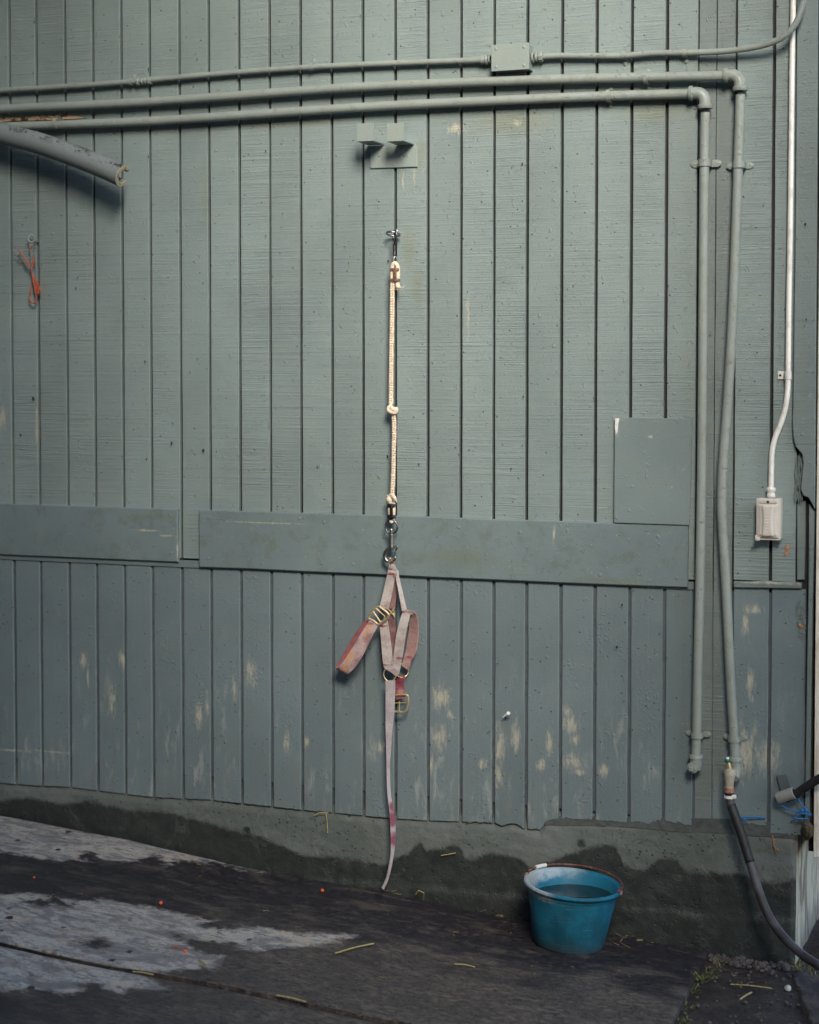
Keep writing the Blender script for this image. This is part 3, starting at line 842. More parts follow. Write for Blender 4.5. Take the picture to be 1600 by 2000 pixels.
# corner trim: upper piece broken off at its lower end
Ltop = [(1557.5, -80), (1556, 150), (1554.5, 330), (1553, 500), (1551, 640), (1549.5, 760), (1548, 830), (1550, 856), (1554, 872), (1561, 880), (1567, 888), (1569, 905), (1566, 935), (1564, 955), (1569, 968), (1579, 972), (1585, 982), (1591, 994)]
Rtop = [(1592, 940), (1593.5, 700), (1595.5, 400), (1598, 0), (1598.6, -80)]
DT = .018
MB().slab([XZ(x, y, DT) for x, y in Ltop+Rtop], -DT, .036, .002).build('corner_trim', M_TRIM, barn, label='upper corner trim board with a rotted lower end')
Ll = [(1580, 985), (1579.5, 1100), (1578, 1200), (1576, 1300), (1574, 1450), (1571, 1610)]
Rl = [(1580, 1630), (1583, 1500), (1585, 1350), (1587, 1200), (1590, 1060), (1591, 1000)]
MB().slab([XZ(x, y, .006) for x, y in Ll+Rl], -.006, .036, .002).build('corner_trim', M_TRIM, barn, label='thin lower strip of corner trim')
kb = MB()
kb.tube([W(1574, 1600, .012), W(1577, 1615, .018), W(1578, 1630, .014), W(1575, 1640, .008)], [.006, .016, .014, .004], 9)
kb.build('rotten_stub', simple('rotten_wood', (.10, .085, .05), .9, 0, .3, 60, 120, .005), barn, sm=True)
# side of the barn
xr = W(1591, 900, .0).x+.008
side = thing('barn_side_wall', (xr, 1.5, 0), 'pale whitewashed side wall of the barn round the corner', 'wall')
sb = MB()
for k in range(14):
    y0 = .001+k*.092 if k else -.010
    sb2 = MB().box((xr+.007, (y0+.001+(k+1)*.092-.004)/2, 1.70), (.014, (.001+(k+1)*.092-.004)-y0, 3.0), bev=.002)
    sb2.build('side_board', M_SIDE, side)
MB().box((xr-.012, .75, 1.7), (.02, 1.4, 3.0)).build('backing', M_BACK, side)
# roof-less top: nothing of the roof shows in the photograph

# cover boards and panel
cov = thing('kick_board', W(175, 1090), 'shorter grey green rail board at left, reaching the picture edge', 'board', 'horizontal cover boards')
MB().slab([(W(351, 994).x-1.35, 1.116)]+jit(W(351, 994).x, 1.115, .947, 5, .0006)+[(W(351, 994).x-1.35, .946)], -.013, .0, .0028).build('board', M_COVER, cov)
def screws(lst, d, par, r=.0054):
    for x, y in lst:
        p = W(x, y, d)
        MB().lathe(p+Vector((0, .001, 0)), (0, -1, 0), [(0, r), (.0012, r), (.0022, r*.7), (.0022, r*.35), (.0012, r*.3), (.0012, 0)], 12).build('screw', M_COVER, par, sm=True)
screws([(115, 1071), (252, 1007), (252, 1077), (334, 1009), (334, 1080)], .013, cov)
cov2 = thing('kick_board', W(868, 1130), 'long grey green rail board running behind the halter clip', 'board', 'horizontal cover boards')
xa, xb = W(392, 996).x, W(1343, 1147).x+.003
MB().slab(jit(xa, .934, 1.114, 5, .0005)+[(xa+(xb-xa)*k/8, 1.115+random.uniform(-.0008, .0008)) for k in range(1, 8)]+jit(xb, 1.115, .937, 5, .0006)+[(xb+(xa-xb)*k/8, .935+random.uniform(-.0008, .0008)) for k in range(1, 8)],
          -.0135, .0, .0028).build('board', M_COVER, cov2)
screws([(408, 1011), (407, 1091), (585, 1013), (633, 1020), (690, 1102), (895, 1030), (1015, 1040), (1172, 1123), (1322, 1129), (1285, 1048), (1108, 1036)], .0135, cov2)
pan = thing('access_panel', W(1275, 1020), 'rectangular painted panel with a chipped white corner beside the pipes', 'panel')
MB().slab([XZ(1200.5, 815, .02), XZ(1352, 818, .02), XZ(1350, 920, .02), XZ(1346.5, 1026, .02), XZ(1199, 1021, .02)], -.0185, -.0137, .001).build('panel_sheet', M_PANEL, pan)
MB().slab([XZ(1203, 818, .0), XZ(1350, 820, .0), XZ(1347, 1012), XZ(1203, 1011)], -.0136, .0, .001).build('packing', M_PANEL, pan)
MB().slab([XZ(1201.5, 817, .0196), XZ(1210, 817, .0196), XZ(1208, 826, .0196), XZ(1206, 843, .0196), XZ(1203, 848, .0196), XZ(1201, 836, .0196)], -.0196, -.0186, .0004).build('chipped_corner', M_WHITE, pan)
screws([(1203, 1011)], .0186, pan, .005)
for p in ((1272, 852), (1230, 895), (1288, 818)):
    pass

# nail heads, holes and drips on the siding
holes = [(40, 850, 3.2), (335, 866, 3.6), (397, 880, 3.8), (65, 779, 5.0), (283, 706, 2.6), (286, 897, 2.2), (519, 295, 2.2), (620, 912, 2.2), (818, 907, 2.4), (998, 916, 2.2), (1022, 775, 2.4), (290, 306, 1.8), (1020, 320, 2.4),
         (519, 460, 1.6), (150, 420, 1.8), (152, 542, 1.8), (148, 563, 2.2), (385, 701, 1.6), (516, 737, 1.5), (512, 772, 1.3), (65, 143, 2.0), (67, 43, 2.0), (1573, 438, 3), (1575, 624, 2), (1571, 637, 1.6), (1388, 650, 1.6), (1306, 558, 1.6), (1120, 558, 1.5),
         (1021, 522, 1.8), (385, 115, 1.6), (290, 135, 2.2), (1469, 1071, 2.2), (757, 892, 3), (758, 510, 2.4), (1215, 1182, 2.5), (1205, 1264, 3), (1200, 870, 1), (972, 1297, 1.6)]
hb, lb = MB(), MB()
for x, y, r in holes:
    dd = .0012 if x < 1540 else DT+.001
    p = W(x, y, dd)
    m_ = r*.00125
    pts = [(p.x+m_*.75*math.cos(a*math.pi/4)*random.uniform(.8, 1.2), p.z+m_*1.25*math.sin(a*math.pi/4)*random.uniform(.8, 1.2)) for a in range(8)]
    hb.slab(pts, -dd-.0002, -dd+.002, .0001)
    lb.tube([(p.x+m_*1.15*math.cos(a), -dd-.0004, p.z-m_*.3+m_*1.5*math.sin(a)) for a in np.linspace(math.pi*1.05, math.pi*1.95, 7)], [.0003, .0009, .0012, .0014, .0012, .0009, .0003], 6)
hb.build('nail_holes', M_BACK, barn, kind='stuff')
lb.build('paint_lips', M_UP, barn, sm=True, kind='stuff')
MB().tube([W(987, 1399, .0), W(989, 1396, .012), W(993, 1393, .026)], [.0022, .0022, .0026], 8).lathe(W(993, 1393, .026), (.3, -1, .2), [(0, .0026), (0, .0052), (.0018, .0052), (.002, 0)], 10).tube([W(982, 1401, .018), W(989, 1396, .02), W(997, 1393, .02)], [.0015, .003, .0015], 6).build('nail', M_WHITE, barn, sm=True, label='bent pale nail sticking out')

# ------------------------------------------------------------------ foundation
WL = [(0, 1563), (60, 1556), (120, 1572), (170, 1562), (250, 1582), (330, 1586), (380, 1600), (430, 1614), (500, 1632), (555, 1653), (590, 1668), (640, 1673), (700, 1681), (744, 1688), (775, 1675), (800, 1664), (806, 1656), (819, 1643),
      (833, 1660), (864, 1656), (881, 1650), (898, 1656), (909, 1677), (936, 1675), (948, 1666), (987, 1668), (1018, 1677), (1031, 1694), (1075, 1681), (1136, 1659), (1184, 1649), (1202, 1655), (1219, 1690), (1259, 1699), (1285, 1677),
      (1320, 1678), (1337, 1699), (1381, 1703), (1447, 1707), (1499, 1725), (1534, 1720), (1556, 1716)]
wx_ = [W(*p).x for p in WL]; wz_ = [W(*p).z for p in WL]
FT = [(-3, -.19), (-.337, -.020), (.732, -.002), (1.152, .009)]     # top of the footing
FX = 1.154
fx = np.arange(-2.6, FX+.001, .006); fx[-1] = FX
fz = np.arange(-.16, .29, .006)
X, Z = np.meshgrid(fx, fz)
Zf = np.interp(X, [-3, -.5, -.337, .732, 1.152], [-.03, -.022, -.020, -.002, .009])
def fb2(k, s, amp):
    return amp*np.array([mnoise.fractal(Vector((a*k, s, b*k*1.3)), 1.0, 2.0, 5) for a, b in zip(X.ravel(), Z.ravel())]).reshape(X.shape)
Yf = .004 + fb2(7, 3.3, .0035) + fb2(22, 8.1, .0018)
foot = 1/(1+np.exp(-(Zf-Z+fb2(9, 5.5, .006))/.004))
Yf -= .0055*foot*(.6+.8*np.abs(np.sin(X*7+np.sin(X*17))))*np.clip((X+.6)/.4, 0, 1)
rz_ = np.interp(X, rimx, rimz)
Yf += np.clip((Z-rz_+.02)/.02, 0, 1)*.007
Yf += np.clip((Z-rz_-.01)/.01, 0, 1)*.012*(X < 1.0)
Yf += np.clip((X-(FX-.012))/.012, 0, 1)**2*.012
v = np.stack([X.ravel(), Yf.ravel(), Z.ravel()], 1)
ny, nx = X.shape
i = np.arange(nx*ny).reshape(ny, nx)
f = np.stack([i[:-1, :-1].ravel(), i[:-1, 1:].ravel(), i[1:, 1:].ravel(), i[1:, :-1].ravel()], 1)
me = bpy.data.meshes.new('foundation')
me.from_pydata(v.tolist(), [], f.tolist())
me.polygons.foreach_set('use_smooth', [True]*len(me.polygons))
me.materials.append(M_FOUND)
a = me.attributes.new('wet', 'FLOAT', 'POINT')
a.data.foreach_set('value', (np.interp(X, wx_, wz_)-Z).ravel().astype(np.float32))
fo = bpy.data.objects.new('foundation', me)
C.objects.link(fo)
tag(fo, 'low painted concrete plinth under the barn wall, damp along its foot', 'plinth')
sfm = MB()
ys_ = np.linspace(.012, 1.3, 60); zs_ = np.linspace(-.2, .262, 24)
vs = [(FX+.004*mnoise.noise(Vector((y*9, z*9, 1)))-(.004 if y < .02 else 0), y, z) for z in zs_ for y in ys_]
sfm.add(vs, [(r*60+c, r*60+c+1, (r+1)*60+c+1, (r+1)*60+c) for r in range(23) for c in range(59)])
sfm.build('side_face', M_SIDEF, fo, sm='all', recalc=False, label='bare pale side of the plinth')

# ------------------------------------------------------------------ conduit, junction box and water pipes
def strap_clip(par, at, axis, r, w=.014, ears=(1, -1), ear=.020, mat=M_PIPE, d=.03, name='pipe_clip'):
    """a saddle clip over a pipe: band plus flat ears with a hole"""
    ax = Vector(axis).normalized()
    side = ax.cross(Vector((0, 1, 0))).normalized()
    c = Vector(at)
    mb = MB()
    prof = []
    R = r+.0015
    for k in range(11):
        an = math.pi*k/10
        prof.append((math.cos(an)*R, -math.sin(an)*R))
    vs = []
    for s_, e in prof:
        for rr in (1.0, 1.12):
            for q_ in (-w/2, w/2):
                vs.append(c+side*s_*rr+Vector((0, e*rr, 0))+ax*q_)
    fs = []
    for k in range(10):
        a, b = k*4, (k+1)*4
        fs += [(a+2, a+3, b+3, b+2), (a, b, b+1, a+1), (a, a+2, b+2, b), (a+1, b+1, b+3, a+3)]
    mb.add(vs, fs)
    for sg in ears:
        # leg down to the wall and a rounded ear
        mb.box(c+side*sg*(R*1.06)+Vector((0, -c.y/2-.0, 0)), (.0025, max(.004, abs(c.y)), w), Matrix((side, (0, 1, 0), ax)).transposed())
        cc = Vector((c.x, -.0025, c.z))+side*sg*(R+ear*.5)
        mb.box(cc, (ear, .003, w), Matrix((side, (0, 1, 0), ax)).transposed(), bev=.001)
        e2 = Vector((c.x, -.001, c.z))+side*sg*(R+ear)
        mb.lathe(e2, (0, -1, 0), [(0, w*.42), (.0022, w*.42), (.0028, w*.42-.0008), (.0028, .0)], 16)
    o = mb.build(name, mat, par, sm=True)
    for sg in ears:
        e2 = Vector((c.x, -.0042, c.z))+side*sg*(R+ear*.85)
        MB().lathe(e2+Vector((0, .0008, 0)), (0, -1, 0), [(0, .0034), (.0008, .0034), (.0014, .0022), (.0014, 0)], 10).build('screw', M_PIPE, o, sm=True)
    return o

def nut(mb, c, ax, r, h, n=6):
    ax = Vector(ax).normalized()
    mb.lathe(Vector(c)-ax*h/2, ax, [(0, r*.6), (0, r*.94), (h*.15, r), (h*.85, r), (h, r*.94), (h, r*.6)], n)

# left conduit
D1 = .018
cl = thing('conduit', W(480, 140), 'thin painted conduit running left from the junction box', 'conduit', 'painted electrical conduits')
R1 = .0088
pth = WP([(-90, 186, D1), (0, 177, D1), (130, 169, D1), (262, 159, D1), (430, 144, D1), (610, 131, D1), (780, 123, D1), (946, 117, D1)], 6)
MB().tube(pth, R1, 16).build('tube', M_PIPE, cl, sm=True)
cp = MB()
for x, w_ in ((270, .010), (278, .006), (285, .006), (293, .011)):
    c = W(x, 158.5+(280-x)*.085, D1)
    nut(cp, c, (1, 0, .006), R1*1.45 if w_ > .008 else R1*1.25, w_, 8)
cp.build('coupling', M_PIPE, cl, sm=True)
strap_clip(cl, W(257, 160, D1), (1, 0, 0), R1, .012, (1,), .010)
strap_clip(cl, W(609, 131, D1), (1, 0, 0), R1, .013, (1,), .012)
cn = MB(); nut(cn, W(943, 117, D1), (1, 0, 0), .0125, .014, 24); nut(cn, W(951, 116.5, D1), (1, 0, 0), .0155, .008, 8); nut(cn, W(956.5, 116, D1), (1, 0, 0), .012, .006, 24)
cn.build('connector', M_PIPE, cl, sm=True)
# right conduit
cr = thing('conduit', W(1250, 110), 'thin painted conduit right of the junction box, curving up past the white conduit', 'conduit', 'painted electrical conduits')
pth = WP([(1048, 111.5, D1), (1090, 109, D1), (1140, 109, D1), (1212, 109, D1), (1275, 104, D1), (1340, 103, D1), (1400, 101, .022), (1450, 96, .030), (1495, 87, .040), (1530, 72, .048), (1553, 48, .053), (1566, 15, .055), (1572, -25, .056), (1574, -120, .056)], 8)
MB().tube(pth, R1, 16).build('tube', M_PIPE, cr, sm=True)
strap_clip(cr, W(1219, 107.5, D1), (1, 0, 0), R1, .013, (-1,), .012)
strap_clip(cr, W(1338, 103, D1), (1, 0, 0), R1, .013, (-1,), .011)
cn = MB(); nut(cn, W(1042, 112, D1), (1, 0, 0), .0160, .006, 24); nut(cn, W(1048.5, 111.5, D1), (1, 0, 0), .0135, .007, 24); nut(cn, W(1057, 111, D1), (1, 0, 0), .0150, .012, 8)
cn.build('connector', M_PIPE, cr, sm=True)
# junction box
jb = thing('junction_box', W(998, 137), 'small painted rectangular electrical box between the two conduits', 'junction box')
a, b_ = W(960, 88, .05), W(1033, 135, .05)
cx, cz, w_, h_ = (a.x+b_.x)/2, (a.z+b_.z)/2, b_.x-a.x, a.z-b_.z
MB().box((cx, -.024, cz), (w_-.004, .0465, h_-.004), bev=.002).build('body', M_PLATE, jb)
MB().box((cx, -.0495, cz), (w_, .0035, h_), bev=.0012).build('cover', M_PLATE, jb)
for sx in (-.37, .37):
    for sz in (-.34, .34):
        MB().lathe((cx+w_*sx, -.0512, cz+h_*sz), (0, -1, 0), [(0, .0042), (.0012, .0040), (.0022, .0026), (.0022, .001), (.001, .001)], 12).build('screw', M_PLATE, jb, sm=True)

# water pipes
D2, R2 = .026, .0138
def pipe_elbow(par, c, r=.0175):
    """90 degree elbow from -x into -z with banded sockets"""
    mb = MB()
    k = .026
    arc = [Vector((c.x-k+k*math.sin(t_), c.y, c.z-k+k*math.cos(t_))) for t_ in np.linspace(0, math.pi/2, 10)]
    arc = [arc[0]+Vector((-.014, 0, 0))]+arc+[arc[-1]+Vector((0, 0, -.014))]
    mb.tube(arc, r, 20)
    mb.lathe(arc[0]+Vector((-.005, 0, 0)), (1, 0, 0), [(0, .012), (0, r*1.12), (.002, r*1.2), (.010, r*1.2), (.012, r*1.1)], 24)
    mb.lathe(arc[-1]+Vector((0, 0, .007)), (0, 0, -1), [(0, r*1.1), (.002, r*1.2), (.010, r*1.2), (.012, r*1.12), (.012, .012)], 24)
    return mb.build('elbow', M_PIPE, par, sm=True)
wp1 = thing('water_pipe', W(1436, 1480), 'middle painted pipe ending in the hose tap, its downpipe bent halfway', 'pipe', 'painted water pipes')
MB().tube(WP([(-90, 219, D2), (0, 213, D2), (300, 198, D2), (700, 170, D2), (1050, 156, D2), (1300, 150, D2), (1420, 148, D2)], 6), R2, 20).build('horizontal_tube', M_PIPE, wp1, sm=True)
e = W(1446, 148, D2)
pipe_elbow(wp1, e+Vector((.0, 0, .003)))
xo = e.x
vp = WP([(1446.5, 185, D2), (1442, 320, D2), (1437, 470, D2), (1430, 640, D2), (1421, 790, D2), (1413, 900, D2), (1410, 965, D2), (1410.5, 1010, D2), (1414, 1070, D2), (1420, 1180, D2), (1427, 1330, D2), (1433, 1430, D2), (1436, 1482, D2)], 6)
MB().tube(vp, R2*.98, 20).build('down_tube', M_PIPE, wp1, sm=True)
strap_clip(wp1, W(1262, 151.5, D2), (1, 0, 0), R2, .012, (1, -1), .008)
strap_clip(wp1, W(1443, 322, D2), (0, 0, 1), R2, .018, (1, -1), .015)
strap_clip(wp1, W(1434, 1443, D2), (0, 0, 1), R2, .016, (1, -1), .012)
wp2 = thing('water_pipe', W(1358, 1480), 'lowest painted pipe whose straight downpipe ends in a square plug', 'pipe', 'painted water pipes')
MB().tube(WP([(-90, 254, D2), (0, 248, D2), (300, 236, D2), (700, 210, D2), (1000, 195, D2), (1200, 187, D2), (1352, 183, D2)], 6), R2, 20).build('horizontal_tube', M_PIPE, wp2, sm=True)
pipe_elbow(wp2, W(1377.5, 183, D2)+Vector((0, 0, .003)))
MB().tube(WP([(1378, 220, D2), (1376, 320, D2), (1374.5, 500, D2), (1373, 700, D2), (1371, 900, D2), (1368, 1100, D2), (1364, 1280, D2), (1361, 1430, D2), (1359, 1478, D2)], 6), R2*.98, 20).build('down_tube', M_PIPE, wp2, sm=True)
strap_clip(wp2, W(110, 242.5, D2), (1, 0, 0), R2, .014, (1,), .010)
strap_clip(wp2, W(1189, 187, D2), (1, 0, 0), R2, .013, (1, -1), .010)
strap_clip(wp2, W(1376, 318, D2), (0, 0, 1), R2, .020, (1, -1), .020)
strap_clip(wp2, W(1361, 1436, D2), (0, 0, 1), R2, .016, (1, -1), .014)
mb = MB()
p0 = W(1359.5, 1474, D2)
mb.lathe(p0, (0, 0, -1), [(0, .013), (0, .0185), (.002, .0195), (.010, .0195), (.012, .0175), (.030, .0170), (.042, .0150), (.046, .010), (.047, 0)], 20)
pc = W(1355, 1498, D2+.004)
mb.lathe(pc, (-.1, -1, 0), [(0, .0165), (.010, .0165), (.012, .0155), (.012, .011), (.016, .010), (.016, 0)], 20)
mb.box(pc+Vector((-.002, -.021, -.001)), (.013, .012, .013), bev=.0015)
mb.build('plug_fitting', M_PIPE, wp2, sm=True)

# hose tap at the end of the middle pipe
tap = thing('hose_tap', W(1425, 1540, .04), 'cream painted garden tap with a green handle, hose clamped below it', 'tap')
mb = MB()
p0 = W(1436.5, 1478, D2)
mb.lathe(p0, (0, 0, -1), [(0, .0135), (0, .0185), (.002, .0195), (.012, .0195), (.014, .0175), (.020, .0172)], 20)
mb.tube(smooth([p0+Vector((0, 0, -.018)), W(1437, 1500, D2), W(1435.5, 1512, D2+.006), W(1430, 1519, D2+.02)], 5), .0172, 18)
mb.build('elbow', M_PIPE, tap, sm=True)
mb = MB()
mb.tube(smooth([W(1427, 1503, D2+.03), W(1426, 1512, D2+.035), W(1425, 1526, D2+.036), W(1424.5, 1539, D2+.036)], 4), [.010]+[.0145, .0160, .0165, .0165, .0158, .0145, .0135, .0128, .0122, .0118, .0115, .0115], 18)
mb.lathe(W(1433, 1514, D2+.012), (-.45, -.9, 0), [(0, .012), (0, .0185), (.006, .0185), (.006, .012)], 8)
mb.build('valve_body', M_CREAM, tap, sm=True)
MB().tube([W(1424, 1501, D2+.034), W(1423, 1493, D2+.037), W(1422.5, 1488, D2+.038)], [.0085, .0065, .004], 12).build('bonnet', M_BRASS, tap, sm=True)
hw = MB()
hw.lathe(W(1422, 1488, D2+.038), (-.15, -.3, 1), [(0, .003), (.001, .007), (.004, .0085), (.008, .0080), (.011, .005), (.012, 0)], 18)
hw.build('handle', M_GREEN, tap, sm=True)
MB().lathe(W(1421.5, 1482, D2+.042), (-.15, -.5, 1), [(0, .0045), (.003, .0045), (.0045, .002), (.0045, 0)], 12).build('handle_screw', M_WHITE, tap, sm=True)
mb = MB(); mb.lathe(W(1424.5, 1537, D2+.036), (0, 0, -1), [(0, .011), (0, .0145), (.004, .0150), (.008, .0138), (.014, .0142), (.016, .011)], 20)
mb.build('collar', M_COPPER, tap, sm=True)
MB().lathe(W(1424.5, 1548, D2+.036), (0, 0, -1), [(0, .010), (0, .0125), (.012, .0125), (.012, .009)], 20).build('seal', M_BLACK, tap, sm=True)
mb = MB(); mb.lathe(W(1425, 1553, D2+.036), (0, 0, -1), [(0, .0125), (0, .0148), (.008, .0148), (.008, .0125)], 24)
mb.box(W(1434, 1556, D2+.044), (.012, .007, .009), bev=.001)
mb.build('clamp', M_GALV, tap, sm=True)
# hose
hp = [W(1425, 1556, D2+.036), W(1428, 1572, D2+.038), W(1438, 1600, D2+.045), W(1450, 1635, D2+.052), W(1460, 1668, D2+.06), W(1470, 1700, D2+.07), W(1482, 1740, D2+.085), W(1500, 1785, .13), W(1524, 1822, .16), W(1556, 1855, .20), W(1595, 1883, .25),
      Vector((1.42, -.33, -.062)), Vector((1.62, -.40, -.092)), Vector((1.95, -.42, -.103)), Vector((2.4, -.6, -.10)), Vector((2.9, -1.1, -.10))]
hs = thing('garden_hose', W(1470, 1700, .08), 'dark grey rubber hose hanging from the tap and curving right', 'hose')
MB().tube(smooth(hp, 8), .0122, 18).build('hose_tube', M_HOSE, hs, sm='all')
MB().tube(smooth(hp[1:6], 6)[0:22], .0131, 18).build('taped_sleeve', M_BLACK, hs, sm='all', label='blackened taped upper length of hose')

# ------------------------------------------------------------------ bare conduit and outlet box
wc = thing('conduit', W(1540, 700), 'bright bare metal conduit running down to the outlet box', 'conduit')
D3 = .018
pth = WP([(1550.5, -90, D3), (1549.5, 0, D3), (1547, 150, D3), (1545.5, 300, D3), (1543.5, 460, D3), (1541, 600, D3), (1539.5, 733, D3), (1538, 770, D3), (1533.5, 800, D3), (1525, 828, D3), (1514, 856, D3), (1508.5, 880, D3), (1507, 905, D3), (1506.5, 930, D3), (1506, 958, D3)], 6)
MB().tube(pth, .0076, 18).build('tube', M_GALV, wc, sm='all')
mb = MB()
p0 = W(1506.3, 952, D3)
mb.lathe(p0, (0, 0, -1), [(0, .0078), (0, .0115), (.003, .0130), (.009, .0130), (.012, .0110), (.016, .0105), (.020, .0118), (.026, .0118), (.028, .0105)], 24)
mb.build('connector', M_GALV, wc, sm=True)
mb = MB()
pS = W(1525, 733, .003)
mb.box(pS, (.016, .003, .022), bev=.0014)
mb.build('clip', M_WHITE, wc, sm=True)
mb = MB()
q = W(1539.5, 733, D3)
pr = []
for k in range(9):
    an = math.pi*k/8
    pr.append((math.cos(an)*.0095, -math.sin(an)*.0095))
vs = []
for s_, e_ in pr:
    for z_ in (-.011, .011): vs.append(q+Vector((s_, e_, z_)))
mb.add(vs, [(2*k, 2*k+1, 2*k+3, 2*k+2) for k in range(8)])
mb.box(Vector((q.x-.0095, q.y/2, q.z)), (.0015, abs(q.y), .022))
mb.build('clip_saddle', M_WHITE, wc, sm=True)
MB().lathe(W(1524, 733, .0045), (0, -1, 0), [(0, .0035), (.0006, .0035), (.0006, 0)], 12).build('clip_hole', M_BLACK, wc)
ob = thing('outlet_box', W(1502, 1058), 'beige weatherproof outlet box with a hinged bulging cover', 'outlet box')
a, b_ = W(1477, 973, .045), W(1524, 1056, .045)
cx, cz, w_, h_ = (a.x+b_.x)/2, (a.z+b_.z)/2, b_.x-a.x, a.z-b_.z
MB().box((cx+.001, -.018, cz), (w_*.97, .036, h_*.98), bev=.003).build('body', M_BEIGE, ob, sm=True)
MB().box((cx, -.0375, cz), (w_, .0030, h_), bev=.0012).build('gasket_plate', M_BEIGE, ob, sm=True)
# lid as a relief
lw, lh = w_*.88, h_*.84
n_, m_ = 33, 49
vs = []
for jy in range(m_):
    for ix in range(n_):
        u = -1+2*ix/(n_-1); v_ = -1+2*jy/(m_-1)
        waist = .42+.16*v_*v_
        hgt = .0045
        inner = 1/(1+math.exp((abs(u)-waist)/.035))
        outer = 1/(1+math.exp((abs(u)-(.86-.10*(1-v_*v_)))/.03))
        endc = 1/(1+math.exp((abs(v_)-.90+.10*u*u*(1 if v_ < 0 else 0))/.02))
        hgt += (.0035*outer+.0060*inner*(1-.35*v_*v_))*endc
        if abs(u) < .17 and -.62 < v_ < .36: hgt += .0008*math.sin((v_)*38)
        if abs(u) > .985 or abs(v_) > .99: hgt = 0
        vs.append((cx-.001+u*lw/2, -.039-hgt, cz-h_*.035+v_*lh/2))
mb = MB().add(vs, [(r*n_+c, r*n_+c+1, (r+1)*n_+c+1, (r+1)*n_+c) for r in range(m_-1) for c in range(n_-1)])
mb.build('lid', M_BEIGE, ob, sm='all')
mb = MB().box((cx-.001, -.0425, cz+h_*.425), (w_*.74, .007, h_*.085), bev=.0015)
mb.build('hinge', M_BEIGE, ob, sm=True)
MB().lathe((cx-.001, -.0462, cz+h_*.418), (0, -1, 0), [(0, .0036), (.0005, .0036), (.0006, 0)], 14).build('keyhole', M_BLACK, ob)
mb = MB().box((cx-w_*.43, -.041, cz-h_*.48), (.012, .010, .009), bev=.002).box((cx-w_*.50, -.038, cz-h_*.44), (.005, .012, .011), bev=.0015)
mb.build('latch', M_BEIGE, ob, sm=True)

# ------------------------------------------------------------------ two pronged bracket
br = thing('saddle_bracket', W(768, 328), 'painted steel bracket with two upturned prongs', 'bracket')
MB().slab([XZ(722, 286, .006), XZ(813, 282, .006), XZ(815, 326, .006), XZ(723, 329, .006)], -.006, .0, .0014).build('back_plate', M_PLATE, br)
DB = .095
for xl, xr_ in ((697.5, 729.5), (756, 788.5)):
    a, b_ = W(xl, 241.5, DB), W(xr_, 275, DB)
    cx_, ww = (a.x+b_.x)/2, b_.x-a.x
    zt, zb = a.z, b_.z
    mb = MB()
    mb.box((cx_, -DB+.002, (zt+zb)/2), (ww, .005, zt-zb), bev=.001)
    mb.box((cx_, -DB/2-.002, zb+.0018), (ww, DB-.008, .0048), bev=.001)
    mb.build('prong', M_PLATE, br)
screws([(740, 305), (790, 305)], .006, br, .0032)

# ------------------------------------------------------------------ cut pipe stub at upper left
cpz = thing('cut_pipe', W(120, 300, .12), 'thick sagging painted pipe with flaking paint and a split open end', 'pipe')
axis = smooth([Vector((-2.24, -.06, W(-120, 232, .075).z+.03)), W(-120, 232, .075), W(-40, 246, .080), W(20, 265, .085), W(80, 281, .090), W(150, 306, .098), W(200, 326, .106), W(240, 344, .114)], 6)
RO, RI = .0345, .021
prof = []
slot = math.radians(38)
# angle measured in the (side, towards viewer) frame; slot opens to the far right
def Csec(cen, T, ro=RO, ri=RI):
    T = T.normalized()
    upv = (Vector((0, 0, 1))-T*T.z).normalized()
    bk = upv.cross(T).normalized()
    if bk.y < 0: bk = -bk
    out = []
    ctr = math.radians(8)
    A = np.linspace(ctr+slot, ctr+2*math.pi-slot, 30)
    for an in A: out.append(cen+(bk*math.cos(an)+upv*math.sin(an))*ro)
    for an in A[::-1]: out.append(cen+(bk*math.cos(an)+upv*math.sin(an))*ri)
    return out
vs = []; m_ = len(axis)
for k in range(m_):
    T = axis[min(k+1, m_-1)]-axis[max(k-1, 0)]
    vs += Csec(axis[k], T)
nn = 60
fs = [(k*nn+j, k*nn+(j+1) % nn, (k+1)*nn+(j+1) % nn, (k+1)*nn+j) for k in range(m_-1) for j in range(nn)]
MB().add(vs, fs).build('pipe_shell', M_FLAKE, cpz, sm=True)
T = axis[-1]-axis[-2]
s1 = Csec(axis[-1], T); s2 = Csec(axis[-1]+T.normalized()*.0015, T, RO*.97, RI*1.04)
mb = MB().add(s1+s2, [(j, (j+1) % nn, nn+(j+1) % nn, nn+j) for j in range(nn)]+[(nn+j, nn+j+1, nn+nn-2-j, nn+nn-1-j) for j in range(29)])
mb.build('cut_edge', M_FOAM, cpz, sm=True)
# torn bare wood strip behind it, on the wall
tw = MB()
pts = [(-40, 238), (0, 233), (30, 236), (60, 234), (90, 232), (120, 231), (150, 233), (168, 236), (150, 239), (100, 240), (40, 243), (-40, 247)]
pts = [(x, y-6+random.uniform(-1, 1)) for x, y in pts]
tw.slab([XZ(*p) for p in pts], -.004, .001, .001).build('torn_wood', simple('torn_wood', (.55, .40, .25), .9, 0, .2, 40, 90, .006, (.08, .045, .03), .50, .62), barn, label='torn bare wood above the lowest pipe')

